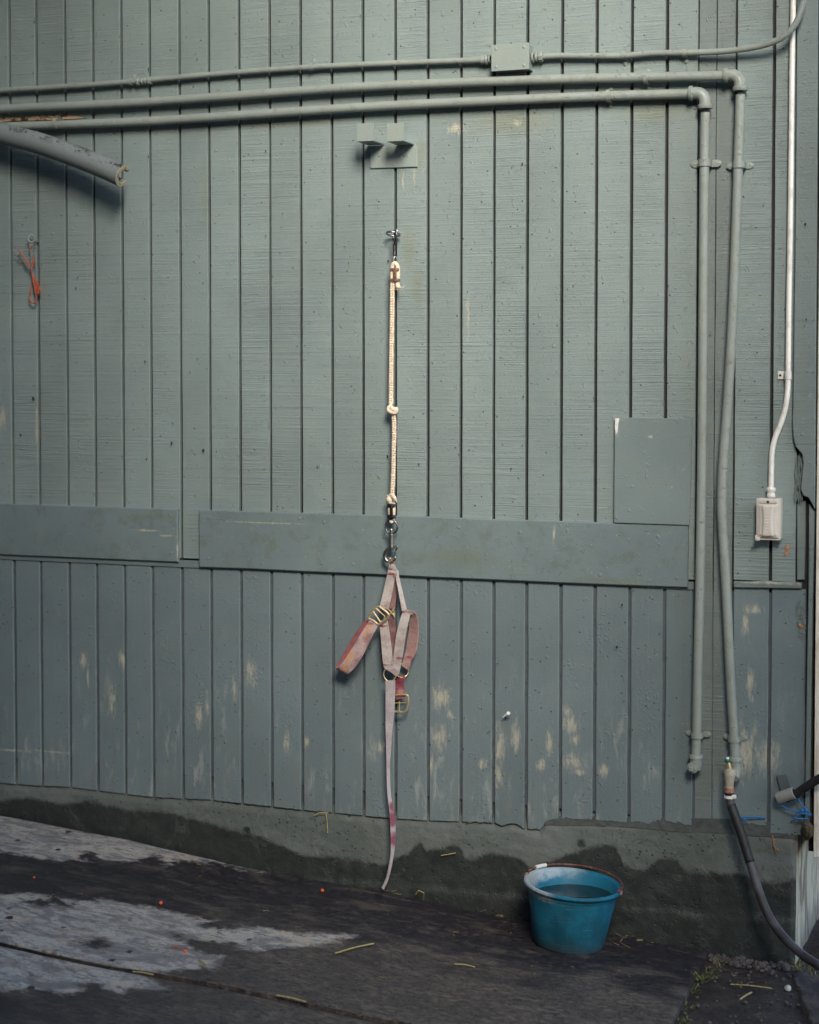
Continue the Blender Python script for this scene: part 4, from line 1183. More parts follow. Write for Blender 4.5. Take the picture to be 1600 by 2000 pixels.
# ------------------------------------------------------------------ ring, rope, snap hooks
er = thing('eye_ring', W(772, 455, .0), 'shiny steel ring screwed into the wall, holding the rope snap', 'ring')
rc = W(768, 457, .030)
MB().ring(rc, (.05, .28, 1), .0200, .0030, 32, 10).build('ring', M_STEEL, er, sm='all')
MB().tube([W(773, 452, .0), W(772.5, 452.5, .012)], [.0055, .0035], 12).lathe(W(773, 452, .0), (0, -1, 0), [(0, .007), (.002, .007), (.003, .004)], 14).build('shank', M_STEEL, er, sm=True)
us = thing('snap_hook', W(771, 520, .045), 'small steel snap hanging from the wall ring above the rope', 'snap hook')
mb = MB()
mb.tube(WP([(771, 455, .040), (773, 450, .050), (774.5, 458, .056), (773, 470, .052), (770, 478, .048), (770.5, 490, .046), (770.5, 500, .046)], 5), [.0018]*3+[.0026]*10+[.0036]*8+[.0042]*10, 10)
mb.tube(WP([(769, 462, .046), (768, 472, .043), (769, 480, .044)], 4), .0022, 8)
mb.build('hook_body', M_DSTEEL, us, sm='all')
MB().ring(W(772, 510, .045), (.75, -1, 0), .0130, .0026, 24, 8, .42, up=(0, 0, 1)).build('eye', M_STEEL, us, sm='all')

rope = thing('tether_rope', W(767, 960, .04), 'cream tether rope with black flecks, knotted halfway, hanging down the wall', 'rope')
def rope_tube(pts, r, sub=10):
    P = WP(pts, sub)
    # resample densely for the braid relief
    L = [0]
    for a_, b__ in zip(P[:-1], P[1:]): L.append(L[-1]+(b__-a_).length)
    tot = L[-1]; n = int(tot/.0016)
    Q, R_ = [], []
    k = 0
    for i_ in range(n+1):
        s_ = tot*i_/n
        while k < len(L)-2 and L[k+1] < s_: k += 1
        Q.append(P[k].lerp(P[k+1], (s_-L[k])/max(1e-9, L[k+1]-L[k])))
        R_.append(r*(1+.085*math.sin(s_/.0078*2*math.pi)+.02*mnoise.noise(Vector((s_*90, 0, 0)))))
    return Q, R_
RR = .0078
Q, R_ = rope_tube([(766.5, 545, .042), (766, 600, .038), (765, 660, .035), (764, 730, .033), (763.5, 790, .033)], RR)
Q2, R2_ = rope_tube([(769, 806, .034), (770, 840, .034), (769, 880, .036), (768, 930, .038), (766, 968, .040)], RR*.95)
MB().tube(Q, R_, 14).tube(Q2, R2_, 14).build('rope_strand', M_ROPE, rope, sm='all')
fl = MB()
for QQ in (Q, Q2):
    i_ = 4; alt = 0
    step = 6.6
    while i_ < len(QQ)-3:
        c = QQ[int(i_)]
        T = (QQ[min(int(i_)+2, len(QQ)-1)]-QQ[int(i_)-2]).normalized()
        for an in (-48, 8, 62):
            if random.random() < .12: continue
            a_ = math.radians(an+random.uniform(-8, 8)+20)
            sd = Vector((1, 0, 0)); fr = Vector((0, -1, 0))
            nrm_ = (sd*math.sin(a_)+fr*math.cos(a_)); tg = (sd*math.cos(a_)-fr*math.sin(a_))
            p = c+nrm_*RR*1.03+T*(.0018*(an/60))
            l_ = random.uniform(.0030, .0042)
            fl.tube([p-tg*l_*.5-T*.0006, p+nrm_*.0003, p+tg*l_*.5+T*.0006], [.0005, .0012, .0005], 5)
        i_ += step/1.6*random.uniform(.93, 1.07)
fl.build('tracer_flecks', M_BLACK, rope, kind='stuff')
kn = MB()
kc = W(768, 800, .036)
def kpt(dx, dz, dy): return kc+Vector((dx, -dy, dz))*.86
kn.tube(smooth([kpt(-.004, .014, .0), kpt(-.012, .008, .006), kpt(-.013, -.002, .010), kpt(-.004, -.007, .013), kpt(.007, -.010, .010), kpt(.013, -.004, .004), kpt(.009, .004, -.004)], 6), .0066, 12)
kn.tube(smooth([kpt(-.010, .002, -.004), kpt(-.004, .006, .008), kpt(.005, .001, .013), kpt(.012, -.002, .008), kpt(.010, -.010, .000), kpt(.002, -.015, .002)], 6), .0066, 12)
kn.tube(smooth([kpt(-.012, .002, .004), kpt(-.002, .001, -.008), kpt(.010, .000, -.006)], 6), .007, 12)
kn.build('knot', M_ROPE, rope, sm='all')
# top loop, clamp and frayed end
lo = MB()
lo.tube(smooth([W(766.5, 556, .042), W(766, 535, .043), W(766.5, 522, .044), W(770, 514, .046), W(775.5, 518, .045), W(777.5, 528, .043), W(777, 545, .042), W(776.5, 556, .041)], 6), .0065, 12)
lo.build('rope_loop', M_ROPE, rope, sm='all')
fr_ = MB()
fr_.tube(WP([(776.5, 552, .041), (777, 558, .043), (778.5, 564, .044)], 4), [.0065]*4+[.0072, .0076, .0070, .006, .002], 12)
for k in range(18):
    a_ = W(778+random.uniform(-3, 4), 562, .044)
    ln = random.uniform(.004, .012)
    dirv = Vector((random.uniform(-.5, 1.0), random.uniform(-.5, .2), random.uniform(-1, .2))).normalized()
    fr_.tube([a_, a_+dirv*ln*.6, a_+dirv*ln+Vector((0, 0, .002))], [.001, .0008, .0003], 5)
fr_.tube(WP([(781, 562, .045), (787, 562, .045), (790, 556, .045)], 4), [.0012]*5+[.0009, .0007, .0005, .0003], 6)
fr_.build('frayed_end', M_ROPE, rope, sm='all')
M_FER = simple('brown_ferrule', (.30, .21, .165), .45, .6, .2, 60, 150, .0005, (.20, .13, .10))
def ferrule(name, cx_, y0, y1, d, w_, mat, dark):
    mb = MB()
    for ya, yb in ((y0, y0+(y1-y0)*.27), (y1-(y1-y0)*.27, y1)):
        a, b_ = W(cx_, ya, d), W(cx_, yb, d)
        mb.box((a+b_)/2, (w_, .0185, a.z-b_.z), bev=.004)
    a, b_ = W(cx_+1.5, y0, d), W(cx_+1.5, y1, d)
    mb.box((a+b_)/2+Vector((0, -.0085, 0)), (w_*.40, .003, a.z-b_.z-.003), bev=.001)
    return mb.build(name, mat, rope, sm=True)
ferrule('ferrule', 771.8, 523, 551, .043, .0290, M_FER, None)
lo = MB()
for xx_, d_ in ((761.5, .040), (769, .040)):
    lo.tube([W(xx_, 982, d_), W(xx_, 1014, d_)], .0058, 12)
lo.tube(smooth([W(761.5, 1008, .04), W(762.5, 1016, .043), W(765, 1020, .046), W(768, 1016, .043), W(769, 1008, .04)], 5), .0045, 10)
lo.build('rope_loop', M_ROPE, rope, sm='all')
fr_ = MB()
fr_.tube(WP([(763, 983, .042), (760.5, 976, .045), (760, 969, .045)], 4), [.007]*3+[.0085, .0088, .0085, .0075, .006, .003], 12)
for k in range(26):
    a_ = W(760.5+random.uniform(-3, 3), 972+random.uniform(-3, 4), .046)
    dirv = Vector((random.uniform(-1, .6), random.uniform(-.8, .1), random.uniform(-.3, 1))).normalized()
    fr_.tube([a_, a_+dirv*.005, a_+dirv*random.uniform(.006, .010)], [.001, .0008, .0003], 5)
fr_.tube(WP([(767, 968, .046), (771, 973, .05), (775.5, 982, .047)], 5), [.006]*6+[.005, .004, .003, .002, .0008], 10)
fr_.build('frayed_end', M_ROPE, rope, sm='all')
ferrule('ferrule', 765.0, 983, 1013, .041, .0245, M_DSTEEL, None)

ls = thing('snap_hook', W(764, 1095, .05), 'large worn swivel snap hook between the rope and the halter', 'snap hook')
dS = .046
MB().tube(smooth([W(x, y, dS) for x, y in [(757, 1018), (753.5, 1026), (754, 1034), (758, 1040), (764.5, 1042), (771, 1040), (775.5, 1035), (776, 1027), (773, 1020), (768.5, 1016), (765, 1015), (761, 1015.5), (757, 1018)]], 4)[:-1], .0028, 10, closed=True).build('swivel_eye', M_DSTEEL, ls, sm='all')
mb = MB()
mb.lathe(W(764.5, 1032.5, dS), (0, 0, -1), [(0, 0), (.0005, .006), (.003, .0066), (.005, .004), (.014, .004), (.016, .0075), (.020, .0078), (.021, .0066), (.040, .0068), (.052, .0072), (.058, .0078), (.064, .0060)], 20)
mb.build('shank', M_STEEL, ls, sm=True)
mb = MB()
hk = [(766, 1071), (761, 1071), (756, 1075), (752.5, 1081), (752, 1088), (755, 1094), (760, 1097.5), (766, 1097), (771, 1093), (772.5, 1087)]
P = WP([(x, y, dS) for x, y in hk], 4)
rr_ = np.interp(np.linspace(0, 1, len(P)), [0, .1, .3, .55, .8, 1], [.0050, .0055, .0062, .0054, .0044, .0036])
mb.tube(P, list(rr_), 12)
mb.build('hook', M_STEEL, ls, sm='all')
MB().tube([W(770, 1072, dS), W(771.5, 1078, dS+.002), W(771.2, 1084, dS)], [.0022, .0020, .0018], 8).tube(WP([(769, 1070, dS), (774, 1066.5, dS+.003), (776, 1070, dS+.003), (773, 1075, dS+.001)], 4), .0022, 8).build('gate', M_DSTEEL, ls, sm='all')

# ------------------------------------------------------------------ halter
hal = thing('horse_halter', W(770, 1300, .05), 'faded pink webbing halter with brass buckles hanging from the snap hook', 'halter')
def E(*pts): return [W(*p) for p in pts]
MB().tube(WP([(760.5, 1108, .046), (759.5, 1100, .052), (761, 1092, .056), (763.5, 1091, .053), (764.5, 1100, .045), (763, 1108, .040)], 5), .0023, 10).build('top_ring', M_BRASS, hal, sm='all')
MB().tube(WP([(767, 1101, .040), (769.5, 1098, .046), (772, 1102, .044)], 4), .0020, 8).build('ring_end', M_COPPER, hal, sm='all')
# top stitched knot of webbing
MB().strap(E((758, 1112, .046), (760, 1105, .052), (766, 1101, .054)), E((776, 1124, .044), (775, 1113, .050), (771, 1103, .052)), .006, 5).build('stitched_top', M_WEB, hal, sm=True)
MB().strap(E((763, 1105, .048), (758.5, 1113, .050), (755, 1128, .050), (748, 1158, .052), (741.5, 1184, .055)),
           E((773, 1108, .048), (773, 1117, .050), (770.5, 1132, .050), (766, 1160, .052), (759, 1192, .055)), .0035, 5).build('cheek_strap', M_WEB, hal, sm=True)
MB().strap(E((769, 1122, .028), (767, 1145, .026), (763, 1170, .026), (760, 1188, .028)), E((776, 1122, .024), (776, 1145, .022), (774, 1170, .022), (771.5, 1190, .026)), .003, 5).build('inner_strap', M_WEBD, hal, sm=True)
MB().strap(E((771, 1112, .045), (773, 1130, .043), (779, 1161, .042), (785, 1194, .044)), E((778, 1114, .040), (781, 1131, .036), (788, 1161, .034), (795.5, 1193, .036)), .0035, 5).build('crown_strap', M_WEB, hal, sm=True)
for a_, b__ in (((772, 1128), (785, 1190)),):
    pass
# wide loop at right
MB().strap(E((804, 1193, .058), (793, 1192, .056), (786, 1197, .055), (780, 1215, .056), (774, 1240, .056), (770, 1270, .056), (766.5, 1301, .054)),
           E((813, 1199, .050), (806, 1200, .052), (801, 1203, .053), (796.5, 1222, .056), (792, 1245, .056), (787, 1280, .055), (779.5, 1317, .052)), .0035, 5).build('throat_strap', M_WEB, hal, sm=True)
MB().strap(E((792, 1190, .048), (803, 1192, .058), (811, 1197, .056), (816, 1207, .048), (818, 1228, .040), (817, 1250, .036), (813.5, 1272, .034), (806, 1287, .034), (798, 1309, .034)),
           E((789, 1199, .038), (797, 1200, .042), (801, 1204, .040), (800.5, 1212, .034), (798.5, 1230, .028), (795.5, 1250, .024), (792, 1272, .024), (789, 1284, .028), (785, 1300, .032)), .0035, 5).build('throat_strap_return', webbing('loop_webbing', (.42, .27, .25), (.33, .19, .18), [(797, 1284, 12, 4), (803, 1292, 4, 12)], (.27, .05, .08)), hal, sm=True)
MB().strap(E((741, 1213, .050), (742, 1226, .050), (744, 1250, .050), (746, 1276, .050), (748.5, 1303, .050)), E((757, 1207, .052), (759, 1222, .050), (763, 1248, .049), (766, 1275, .049), (768, 1300, .050)), .0035, 5).build('side_strap', M_WEB, hal, sm=True)
MB().strap(E((749, 1299, .052), (752, 1307, .056), (757, 1309, .058), (768, 1316, .056), (774, 1322, .052)), E((768, 1297, .052), (771, 1303, .056), (774, 1306, .058), (778, 1311, .054), (779.5, 1316, .050)), .0035, 5).build('ring_wrap', webbing('wrap_webbing', (.40, .33, .32), (.25, .15, .15)), hal, sm=True)
MB().strap(E((758, 1204, .030), (759, 1220, .028), (762, 1245, .027), (765, 1268, .027), (767, 1295, .028)), E((768, 1200, .026), (772, 1218, .024), (774.5, 1242, .023), (775, 1265, .023), (773, 1295, .025)), .0035, 5).build('rear_side_strap', M_WEBD, hal, sm=True)
# lettered nose band folded into a loop
MB().strap(E((722.5, 1211, .062), (708, 1232, .066), (690, 1262, .069), (674, 1287, .070), (660, 1304.5, .066), (656.5, 1303.5, .056)),
           E((739, 1221, .060), (725, 1248, .066), (709, 1280, .070), (694, 1303, .071), (681, 1316, .066), (679, 1315.5, .052)), .0035, 6).build('nose_strap', M_WEBG, hal, sm=True)
MB().strap(E((714.5, 1210, .044), (699, 1230, .042), (683, 1255, .041), (668, 1282, .042), (656, 1303, .050), (657.5, 1304.5, .058)),
           E((733, 1222, .040), (719, 1246, .036), (704, 1275, .034), (690, 1300, .036), (678, 1315.5, .046), (680, 1316, .056)), .0035, 6).build('nose_strap_return', webbing('nose_back', (.33, .12, .13), (.22, .08, .09)), hal, sm=True)
def bar(mb, pts, r=.0022, closed=False, n=8):
    P = [W(*p) for p in pts]
    mb.tube(P, r, n, closed=closed)
bk = MB()
dB = .062
P = smooth([W(x, y, dB) for x, y in [(741, 1184.5), (750, 1191), (759, 1199), (757.5, 1206), (748, 1214), (739.5, 1219.5), (731, 1213), (721, 1207), (724, 1199), (729, 1191), (735, 1186), (741, 1184.5)]], 4)[:-1]
bk.tube(P, .0034, 8, closed=True)
bar(bk, [(734, 1187, dB), (752, 1204, dB), (749, 1213, dB)], .0024)
bar(bk, [(728, 1192, dB), (744, 1216, dB)], .0024)
bk.build('buckle', M_BRASS, hal, sm=True, label='large brass adjuster buckle')
bk = MB()
bar(bk, [(758, 1204, .040), (764, 1196, .036), (770, 1187, .032)], .0024)
bar(bk, [(759, 1190, .040), (765, 1197, .036), (771, 1205, .032)], .0024)
bar(bk, [(770.5, 1186, .032), (768.5, 1192, .033), (771, 1198, .032), (770, 1206, .032)], .0022)
bar(bk, [(757, 1196, .044), (758.5, 1209, .044)], .0024)
bk.build('buckle', M_BRASS, hal, sm=True, label='rear brass adjuster buckle, half hidden')
MB().ring(W(761.5, 1317, .052), (.15, -1, .05), .0205, .0019, 36, 8, .92).build('ring', M_BRASS, hal, sm='all', label='large thin brass ring')
MB().ring(W(785.5, 1310, .032), (.75, -1, .05), .0205, .0019, 36, 8, .98).build('ring', M_BRASS, hal, sm='all', label='rear brass ring seen at an angle')
MB().strap(E((772, 1322, .030), (772, 1335, .034), (772, 1350, .036), (773, 1367, .036)), E((791.5, 1318, .030), (790, 1332, .033), (790, 1350, .035), (792.5, 1362, .036)), .0045, 5).build('chin_strap', M_WEBM, hal, sm=True)
bk = MB()
P = smooth([W(x, y, .040) for x, y in [(766, 1358), (780, 1357), (793, 1357), (797, 1360), (797.5, 1368), (796, 1380), (793, 1388), (787, 1391), (778, 1390), (768, 1389), (765, 1384), (765, 1370), (766, 1358)]], 3)[:-1]
bk.tube(P, .0036, 8, closed=True)
bar(bk, [(766, 1373, .040), (794, 1372.5, .040)], .0020)
bar(bk, [(780, 1370, .042), (780, 1389, .044)], .0019)
bk.build('tongue_buckle', M_BRASS, hal, sm=True, label='square brass tongue buckle')
Lp = [(753, 1329, .054), (753, 1350, .052), (753, 1390, .050), (753, 1425, .048), (754, 1465, .046), (754.5, 1500, .045), (756, 1550, .044), (759.5, 1575, .044), (762, 1612, .046), (763, 1650, .048), (762, 1675, .049), (755, 1712, .052), (745.5, 1734, .056)]
Rp = [(772, 1329, .054), (772, 1350, .050), (770.5, 1390, .046), (767, 1425, .042), (764, 1465, .038), (761.5, 1500, .036), (763.5, 1550, .036), (768, 1575, .038), (773, 1612, .038), (771.5, 1650, .038), (768, 1675, .040), (759, 1716, .046), (749, 1738, .050)]
MB().strap([W(*p) for p in Lp], [W(*p) for p in Rp], .0042, 6).build('tail_strap', M_WEBT, hal, sm=True)
sti = MB()
for xa_, xb_, y_, d_ in ((758.5, 773, 1121, .053), (744, 759, 1222, .053), (750, 767, 1299, .055), (789, 807, 1284, .040), (773, 790, 1326, .036), (773, 790, 1331, .0365), (773, 790, 1345, .039), (742, 757, 1183, .058)):
    n_ = int((xb_-xa_)/2.2)
    for k in range(n_):
        x_ = xa_+(xb_-xa_)*(k+.5)/n_
        sti.tube([W(x_-.9, y_+random.uniform(-.8, .8), d_+.001), W(x_+.9, y_+random.uniform(-.8, .8), d_+.001)], .0006, 5)
for (x0, y0, x1, y1) in ((687, 1262, 668, 1292), (717, 1262, 690, 1305)):
    for k in range(14):
        t_ = k/14
        sti.tube([W(x0+(x1-x0)*t_, y0+(y1-y0)*t_, .0735), W(x0+(x1-x0)*(t_+.03), y0+(y1-y0)*(t_+.03), .0735)], .0006, 5)
sti.build('stitching', M_STITCH, hal, kind='stuff')

# ------------------------------------------------------------------ small ring with orange twine at left
es = thing('eye_screw', W(68, 470), 'small painted eye screw at left, holding orange twine', 'eye screw')
MB().ring(W(61.5, 466, .022), (.55, -1, .1), .0115, .0024, 24, 8, .95).build('eye', M_PIPE, es, sm='all')
MB().tube([W(70, 470, .016), W(75, 471, .0)], [.0024, .0028], 8).build('shank', M_PIPE, es, sm=True)
tw = thing('twine', W(64, 592, .02), 'frayed orange baling twine tied through the left eye screw', 'twine')
mb = MB()
mb.tube(WP([(36, 487, .024), (46, 502, .026), (55, 515, .027), (61, 526, .026)], 5), .0026, 8)
mb.tube(WP([(58, 480, .024), (59, 487, .025)], 3), .0028, 8)
mb.tube(WP([(65.5, 503, .024), (65, 513, .026), (62.5, 524, .027)], 4), .0028, 8)
for k in range(6):
    mb.tube(WP([(62.5, 532+k, .026), (67+k*.9, 548, .027), (70+k*1.5, 562, .024), (72+k*1.9+random.uniform(-1, 1), 574+random.uniform(-4, 3), .020)], 4), .0014, 6)
mb.tube(WP([(62, 530, .028), (64.5, 545, .027), (68, 565, .025), (71, 582, .024), (69.5, 590, .024), (65, 592, .024), (60, 588, .024), (57.5, 580, .024), (58.5, 568, .024), (60.5, 557, .024)], 5), .0024, 8)
mb.build('orange_strands', M_ORANGE, tw, sm='all')
mb = MB()
mb.tube(WP([(59, 484, .024), (60, 500, .024), (61, 522, .026)], 4), .0014, 7)
mb.tube(WP([(66.5, 476, .022), (67.5, 495, .022), (69, 512, .022), (71, 530, .02), (69, 537, .02)], 4), .0012, 7)
mb.lathe(W(62, 522, .027), (0, 0, -1), [(0, .001), (.001, .0032), (.005, .0042), (.011, .0040), (.014, .002)], 10)
for k in range(5):
    mb.tube(WP([(26+k*2, 494+k*2+random.uniform(-3, 3), .02), (38+k, 503+k, .022), (52, 518+k, .024)], 3), .0006, 5)
mb.build('grey_strands', M_GTWINE, tw, sm='all')

# ------------------------------------------------------------------ black cable end with sleeve, tab and blue twine at lower right
cb = thing('cable', W(1540, 1555, .04), 'thick black cable entering a grey sleeve at the barn corner', 'cable')
MB().tube(WP([(1535, 1560, .030), (1553, 1552, .034), (1570, 1540, .04), (1588, 1528, .046), (1606, 1518, .052), (1640, 1500, .06), (1700, 1480, .07), (1800, 1478, .08), (1950, 1500, .10), (2150, 1560, .13), (2400, 1700, .2)], 5), .0120, 16).build('cable_core', M_BLACK, cb, sm='all')
M_SLV = simple('grey_sleeve', (.33, .33, .31), .45, .2, .15, 50, 100, .001, (.20, .18, .13), .5, .7)
mb = MB()
pa, pb = W(1519, 1558.5, .030), W(1552, 1548.5, .036)
ax = (pb-pa)
mb.lathe(pa, ax, [(0, .0120), (0, .0160), (.001, .0168), (ax.length-.001, .0168), (ax.length, .0160), (ax.length, .0125)], 24)
mb.build('sleeve', M_SLV, cb, sm=True)
R3 = Matrix.Rotation(math.radians(12), 3, 'Y').inverted()
mb = MB().slab([XZ(1517, 1515, .008), XZ(1537, 1512, .008), XZ(1547, 1546, .008), XZ(1526, 1550, .008)], -.010, -.006, .001)
mb.build('fixing_tab', wall_paint('tab_paint', (.10, .12, .12), 'none', None, 0, 1.2, .4, .5), cb)
bt = thing('twine', W(1575, 1595, .03), 'bright blue twine knotted round the rotten barn corner', 'twine', 'blue twine')
mb = MB()
mb.tube(WP([(1526, 1574, .024), (1540, 1580, .026), (1557, 1585, .028), (1575, 1590, .026), (1585, 1592, .022)], 5), .0020, 8)
mb.tube(WP([(1559, 1560, .03), (1565, 1570, .032), (1574, 1580, .032), (1584, 1590, .026)], 5), .0020, 8)
mb.tube(WP([(1578, 1588, .026), (1567, 1581, .032), (1561, 1587, .032), (1549, 1596, .026), (1562, 1599, .024), (1578, 1599, .020)], 5), .0022, 8)
mb.tube(WP([(1561, 1586, .033), (1568, 1589, .034), (1566, 1582, .034)], 4), .0032, 8)
mb.build('strands', M_BLUE, bt, sm='all')
bt2 = thing('twine', W(1470, 1598, .01), 'short stretch of blue twine running behind the hose along the siding foot', 'twine', 'blue twine')
mb = MB()
mb.tube(WP([(1430, 1609, .004), (1440, 1603, .010), (1450, 1597, .012), (1472, 1596, .012), (1495, 1597, .006)], 5), .0022, 8)
mb.tube(WP([(1447, 1596, .012), (1455, 1600, .013), (1458, 1604, .010)], 4), .0018, 8)
mb.build('strands', M_BLUE, bt2, sm='all')
ot = MB()
ot.tube(WP([(1509, 1632, .0), (1511, 1645, .004), (1512, 1653, .006), (1517, 1658, .006), (1522, 1660, .006)], 4), .0016, 8)
ot.tube(WP([(1513, 1655, .006), (1515, 1662, .006), (1516, 1667, .005)], 3), .0011, 6)
tag(ot.build('twine_scrap', simple('tan_twine', (.36, .16, .05), .8), sm='all'), 'tan twisted scrap of twine hanging below the siding near the corner', 'twine')

# ------------------------------------------------------------------ bucket and water
tilt = Matrix.Rotation(math.radians(4.6), 3, 'Y')
g0 = float(gz(bc.x, bc.y))
base = Vector((bc.x-.004, bc.y, g0+.004))
AX = tilt @ Vector((0, 0, 1))
bk_ = thing('bucket', base, 'blue plastic bucket of dark water standing on the mat by the wall', 'bucket')
RB, RT_, HB = .102, .1265, .173
H = []
prof = [(0.0, 0), (0, RB*.9), (.001, RB*.97), (.005, RB), (HB*.5, (RB+RT_)/2+.001), (HB-.022, RT_), (HB-.022, RT_+.003), (HB-.014, RT_+.0055), (HB-.012, RT_+.010), (HB-.006, RT_+.0135), (HB-.001, RT_+.0125), (HB+.001, RT_+.008),
        (HB-.001, RT_+.002), (HB-.006, RT_-.002), (HB*.5, (RB+RT_)/2-.003), (.008, RB-.004), (.006, 0)]
MB().lathe(base, AX, prof, 72).build('shell', M_BUCKET, bk_, sm=True)
# wire handle lying back on the rim
u = tilt @ Vector((1, 0, 0)); vv = Vector((0, 1, 0))
hp = []
for k in range(33):
    an = math.radians(-6+k*(172+8)/32)
    rr = RT_+.012
    hp.append(base+AX*(HB+.004+.006*math.sin(an))+u*rr*math.cos(an)+vv*rr*math.sin(an)*.98)
hmb = MB().tube(hp, .0030, 8)
hb_ = hmb.build('handle', M_RUST, bk_, sm='all')
rmb = MB()
rmb.tube([hp[-7], hp[-6], hp[-5], hp[-4]], .0058, 10)
rmb.build('grip', M_WHITE, bk_, sm=True, label='whitish piece of grip on the handle')
M_EAR = simple('ear_plastic', (.30, .16, .14), .6)
for sgn in (1, -1):
    emb = MB()
    e0 = base+AX*(HB-.004)+u*(RT_+.011)*sgn
    emb.lathe(e0-u*sgn*.006, u*sgn, [(0, .004), (0, .0085), (.008, .0085), (.012, .004), (.012, 0)], 12)
    emb.build('ear', M_EAR, bk_, sm=True)
wz = (base+AX*(HB-.040)).z
rw = (RB+(RT_-RB)*(HB-.040)/HB)-.0015
nn_ = 60
cenw = base+AX*(HB-.040)
wv = [Vector((cenw.x, cenw.y, wz))]
for r_ in (.5, 1.0):
    for k in range(nn_):
        an = 2*math.pi*k/nn_
        x_, y_ = math.cos(an), math.sin(an)
        # the inner wall is wider on the uphill side; follow it
        dx_ = x_*rw*r_
        wv.append(Vector((cenw.x+dx_, cenw.y+y_*rw*r_, wz)))
wf = [(0, 1+k, 1+(k+1) % nn_) for k in range(nn_)]+[(1+k, 1+nn_+k, 1+nn_+(k+1) % nn_, 1+(k+1) % nn_) for k in range(nn_)]
wo = MB().add(wv, wf).build('bucket_water', M_WATER, None, sm='all')
tag(wo, 'dark still water filling the blue bucket nearly to its rim', 'water')

# ------------------------------------------------------------------ straw, scraps, grass
def straw_at(p, q, r=.0013, lift=.003):
    a_, b__ = G(*p), G(*q)
    a_.z += lift; b__.z += lift
    m__ = (a_+b__)/2+Vector((random.uniform(-.002, .002), random.uniform(-.002, .002), .002))
    return MB().tube(smooth([a_, m__, b__], 3), r, 6)
def straw_wall(pts, r=.0013): return MB().tube([W(*p) for p in pts], r, 6)
big = [(straw_at((655, 1866), (730, 1847), .0022, .006), 'long orange brown straw lying in the middle of the near mat'),
       (straw_wall([(812, 1747, .03), (818, 1739, .04), (828, 1744, .05), (827, 1756, .03)], .0018), 'bent pale straw leaning on the plinth foot right of the strap tip'),
       (straw_wall([(612, 1593, .006), (625, 1587, .010), (641, 1588, .010)], .0016), 'short straw caught under the siding edge, left of the strap'),
       (straw_wall([(637, 1590, .008), (639, 1605, .008), (640, 1627, .006)], .0016), 'straw hanging straight down over the plinth, left of the strap'),
       (straw_wall([(862, 1671, .004), (890, 1666, .006)], .0016), 'short pale straw stuck flat on the damp plinth patch'),
       (straw_at((1427, 1931), (1508, 1939), .0016, .012), 'long pale straw on the dirt right of the mat'),
       (straw_at((1445, 1961), (1468, 1947), .0022, .012), 'thick short straw on the dirt near the bottom right corner'),
       (straw_at((260, 1900), (300, 1906), .0018), 'pale straw lying across the mat seam at left'),
       (straw_at((540, 1946), (598, 1959), .0020), 'yellow green straw lying along the mat seam'),
       (straw_at((388, 1877), (404, 1886), .0022), 'short green stalk on the dusty part of the mat'),
       (straw_at((888, 1885), (928, 1891), .0016), 'thin green stalk on the mat left of the bucket')]
for mb, lb_ in big:
    tag(mb.build('straw', M_STRAW, sm=True), lb_, 'straw', 'single straws that stand out')
ss = MB()
cl_pts = [(x, y) for x, y in zip(rng.uniform(-1.6, 1.5, 620), rng.uniform(-1.6, -.02, 620))]
for x, y in cl_pts:
    keep = .25+.6*(x > .1)+.3*(y > -.1)
    if random.random() > keep or mnoise.noise(Vector((x*5, y*5, 3))) < -.08: continue
    an = random.uniform(0, math.pi); l_ = random.uniform(.004, .022)*(1.2 if random.random() < .2 else .7)
    z = float(gz(x, y))+.002
    if abs(x-bc.x) < .12 and abs(y-bc.y) < .12: continue
    if x > MAT_R: z -= .006
    dx_, dy_ = math.cos(an)*l_/2, math.sin(an)*l_/2
    ss.tube([(x-dx_, y-dy_, z), (x, y, z+.001), (x+dx_, y+dy_, z)], random.uniform(.0005, .0011), 5)
for k in range(60):
    x = random.uniform(-.1, .95)
    if mnoise.noise(Vector((x*9, 0, 7))) < 0: continue
    l_ = random.uniform(.006, .03)
    y = random.uniform(-.035, -.015); an = random.gauss(0, .5); z = float(gz(x, y))+random.uniform(.001, .008)
    ss.tube([(x-l_/2*math.cos(an), y-l_/2*math.sin(an)*.3, z), (x+l_/2*math.cos(an), y+l_/2*math.sin(an)*.3, z+random.uniform(-.003, .006))], random.uniform(.0006, .0012), 5)
for x_, y_ in ((1210, 1830), (1215, 1838), (1235, 1830), (1200, 1845), (1222, 1850)):
    p = G(x_, y_); an = random.uniform(0, 3.1)
    ss.tube([p+Vector((-.02*math.cos(an), -.02*math.sin(an), .004)), p+Vector((.02*math.cos(an), .02*math.sin(an), .006))], .0012, 5)
tag(ss.build('straw_bits', M_STRAWB), 'loose short bits of straw scattered over mats and dirt', 'straw', None, 'stuff')
for (x, y, s_), lb_ in (((630, 1742, 1.0), 'round orange scrap on the black mat left of the strap tip'), ((314, 1766, 1.0), 'orange scrap at the upper rim of the dusty patch'),
                       ((67, 1716, .7), 'small orange scrap on the wet mat near the left edge'), ((362, 1860, .9), 'dull orange berry with a stalk on the dusty patch')):
    p = G(x, y)
    mb = MB()
    r_ = .0062*s_
    mb.lathe(p+Vector((0, 0, -.001)), (random.uniform(-.3, .3), random.uniform(-.3, .3), 1), [(0, 0), (.001, r_*.7), (r_*.8, r_), (r_*1.4, r_*.75), (r_*1.8, r_*.2), (r_*1.8, 0)], 9)
    if x == 362: mb.tube([p+Vector((-.002, 0, .006)), p+Vector((-.03, .012, .006)), p+Vector((-.055, .02, .004))], .0012, 6)
    tag(mb.build('orange_scrap', M_CARROT, sm=True), lb_, 'scrap', 'orange scraps on the mats')
p = G(1538, 1925)
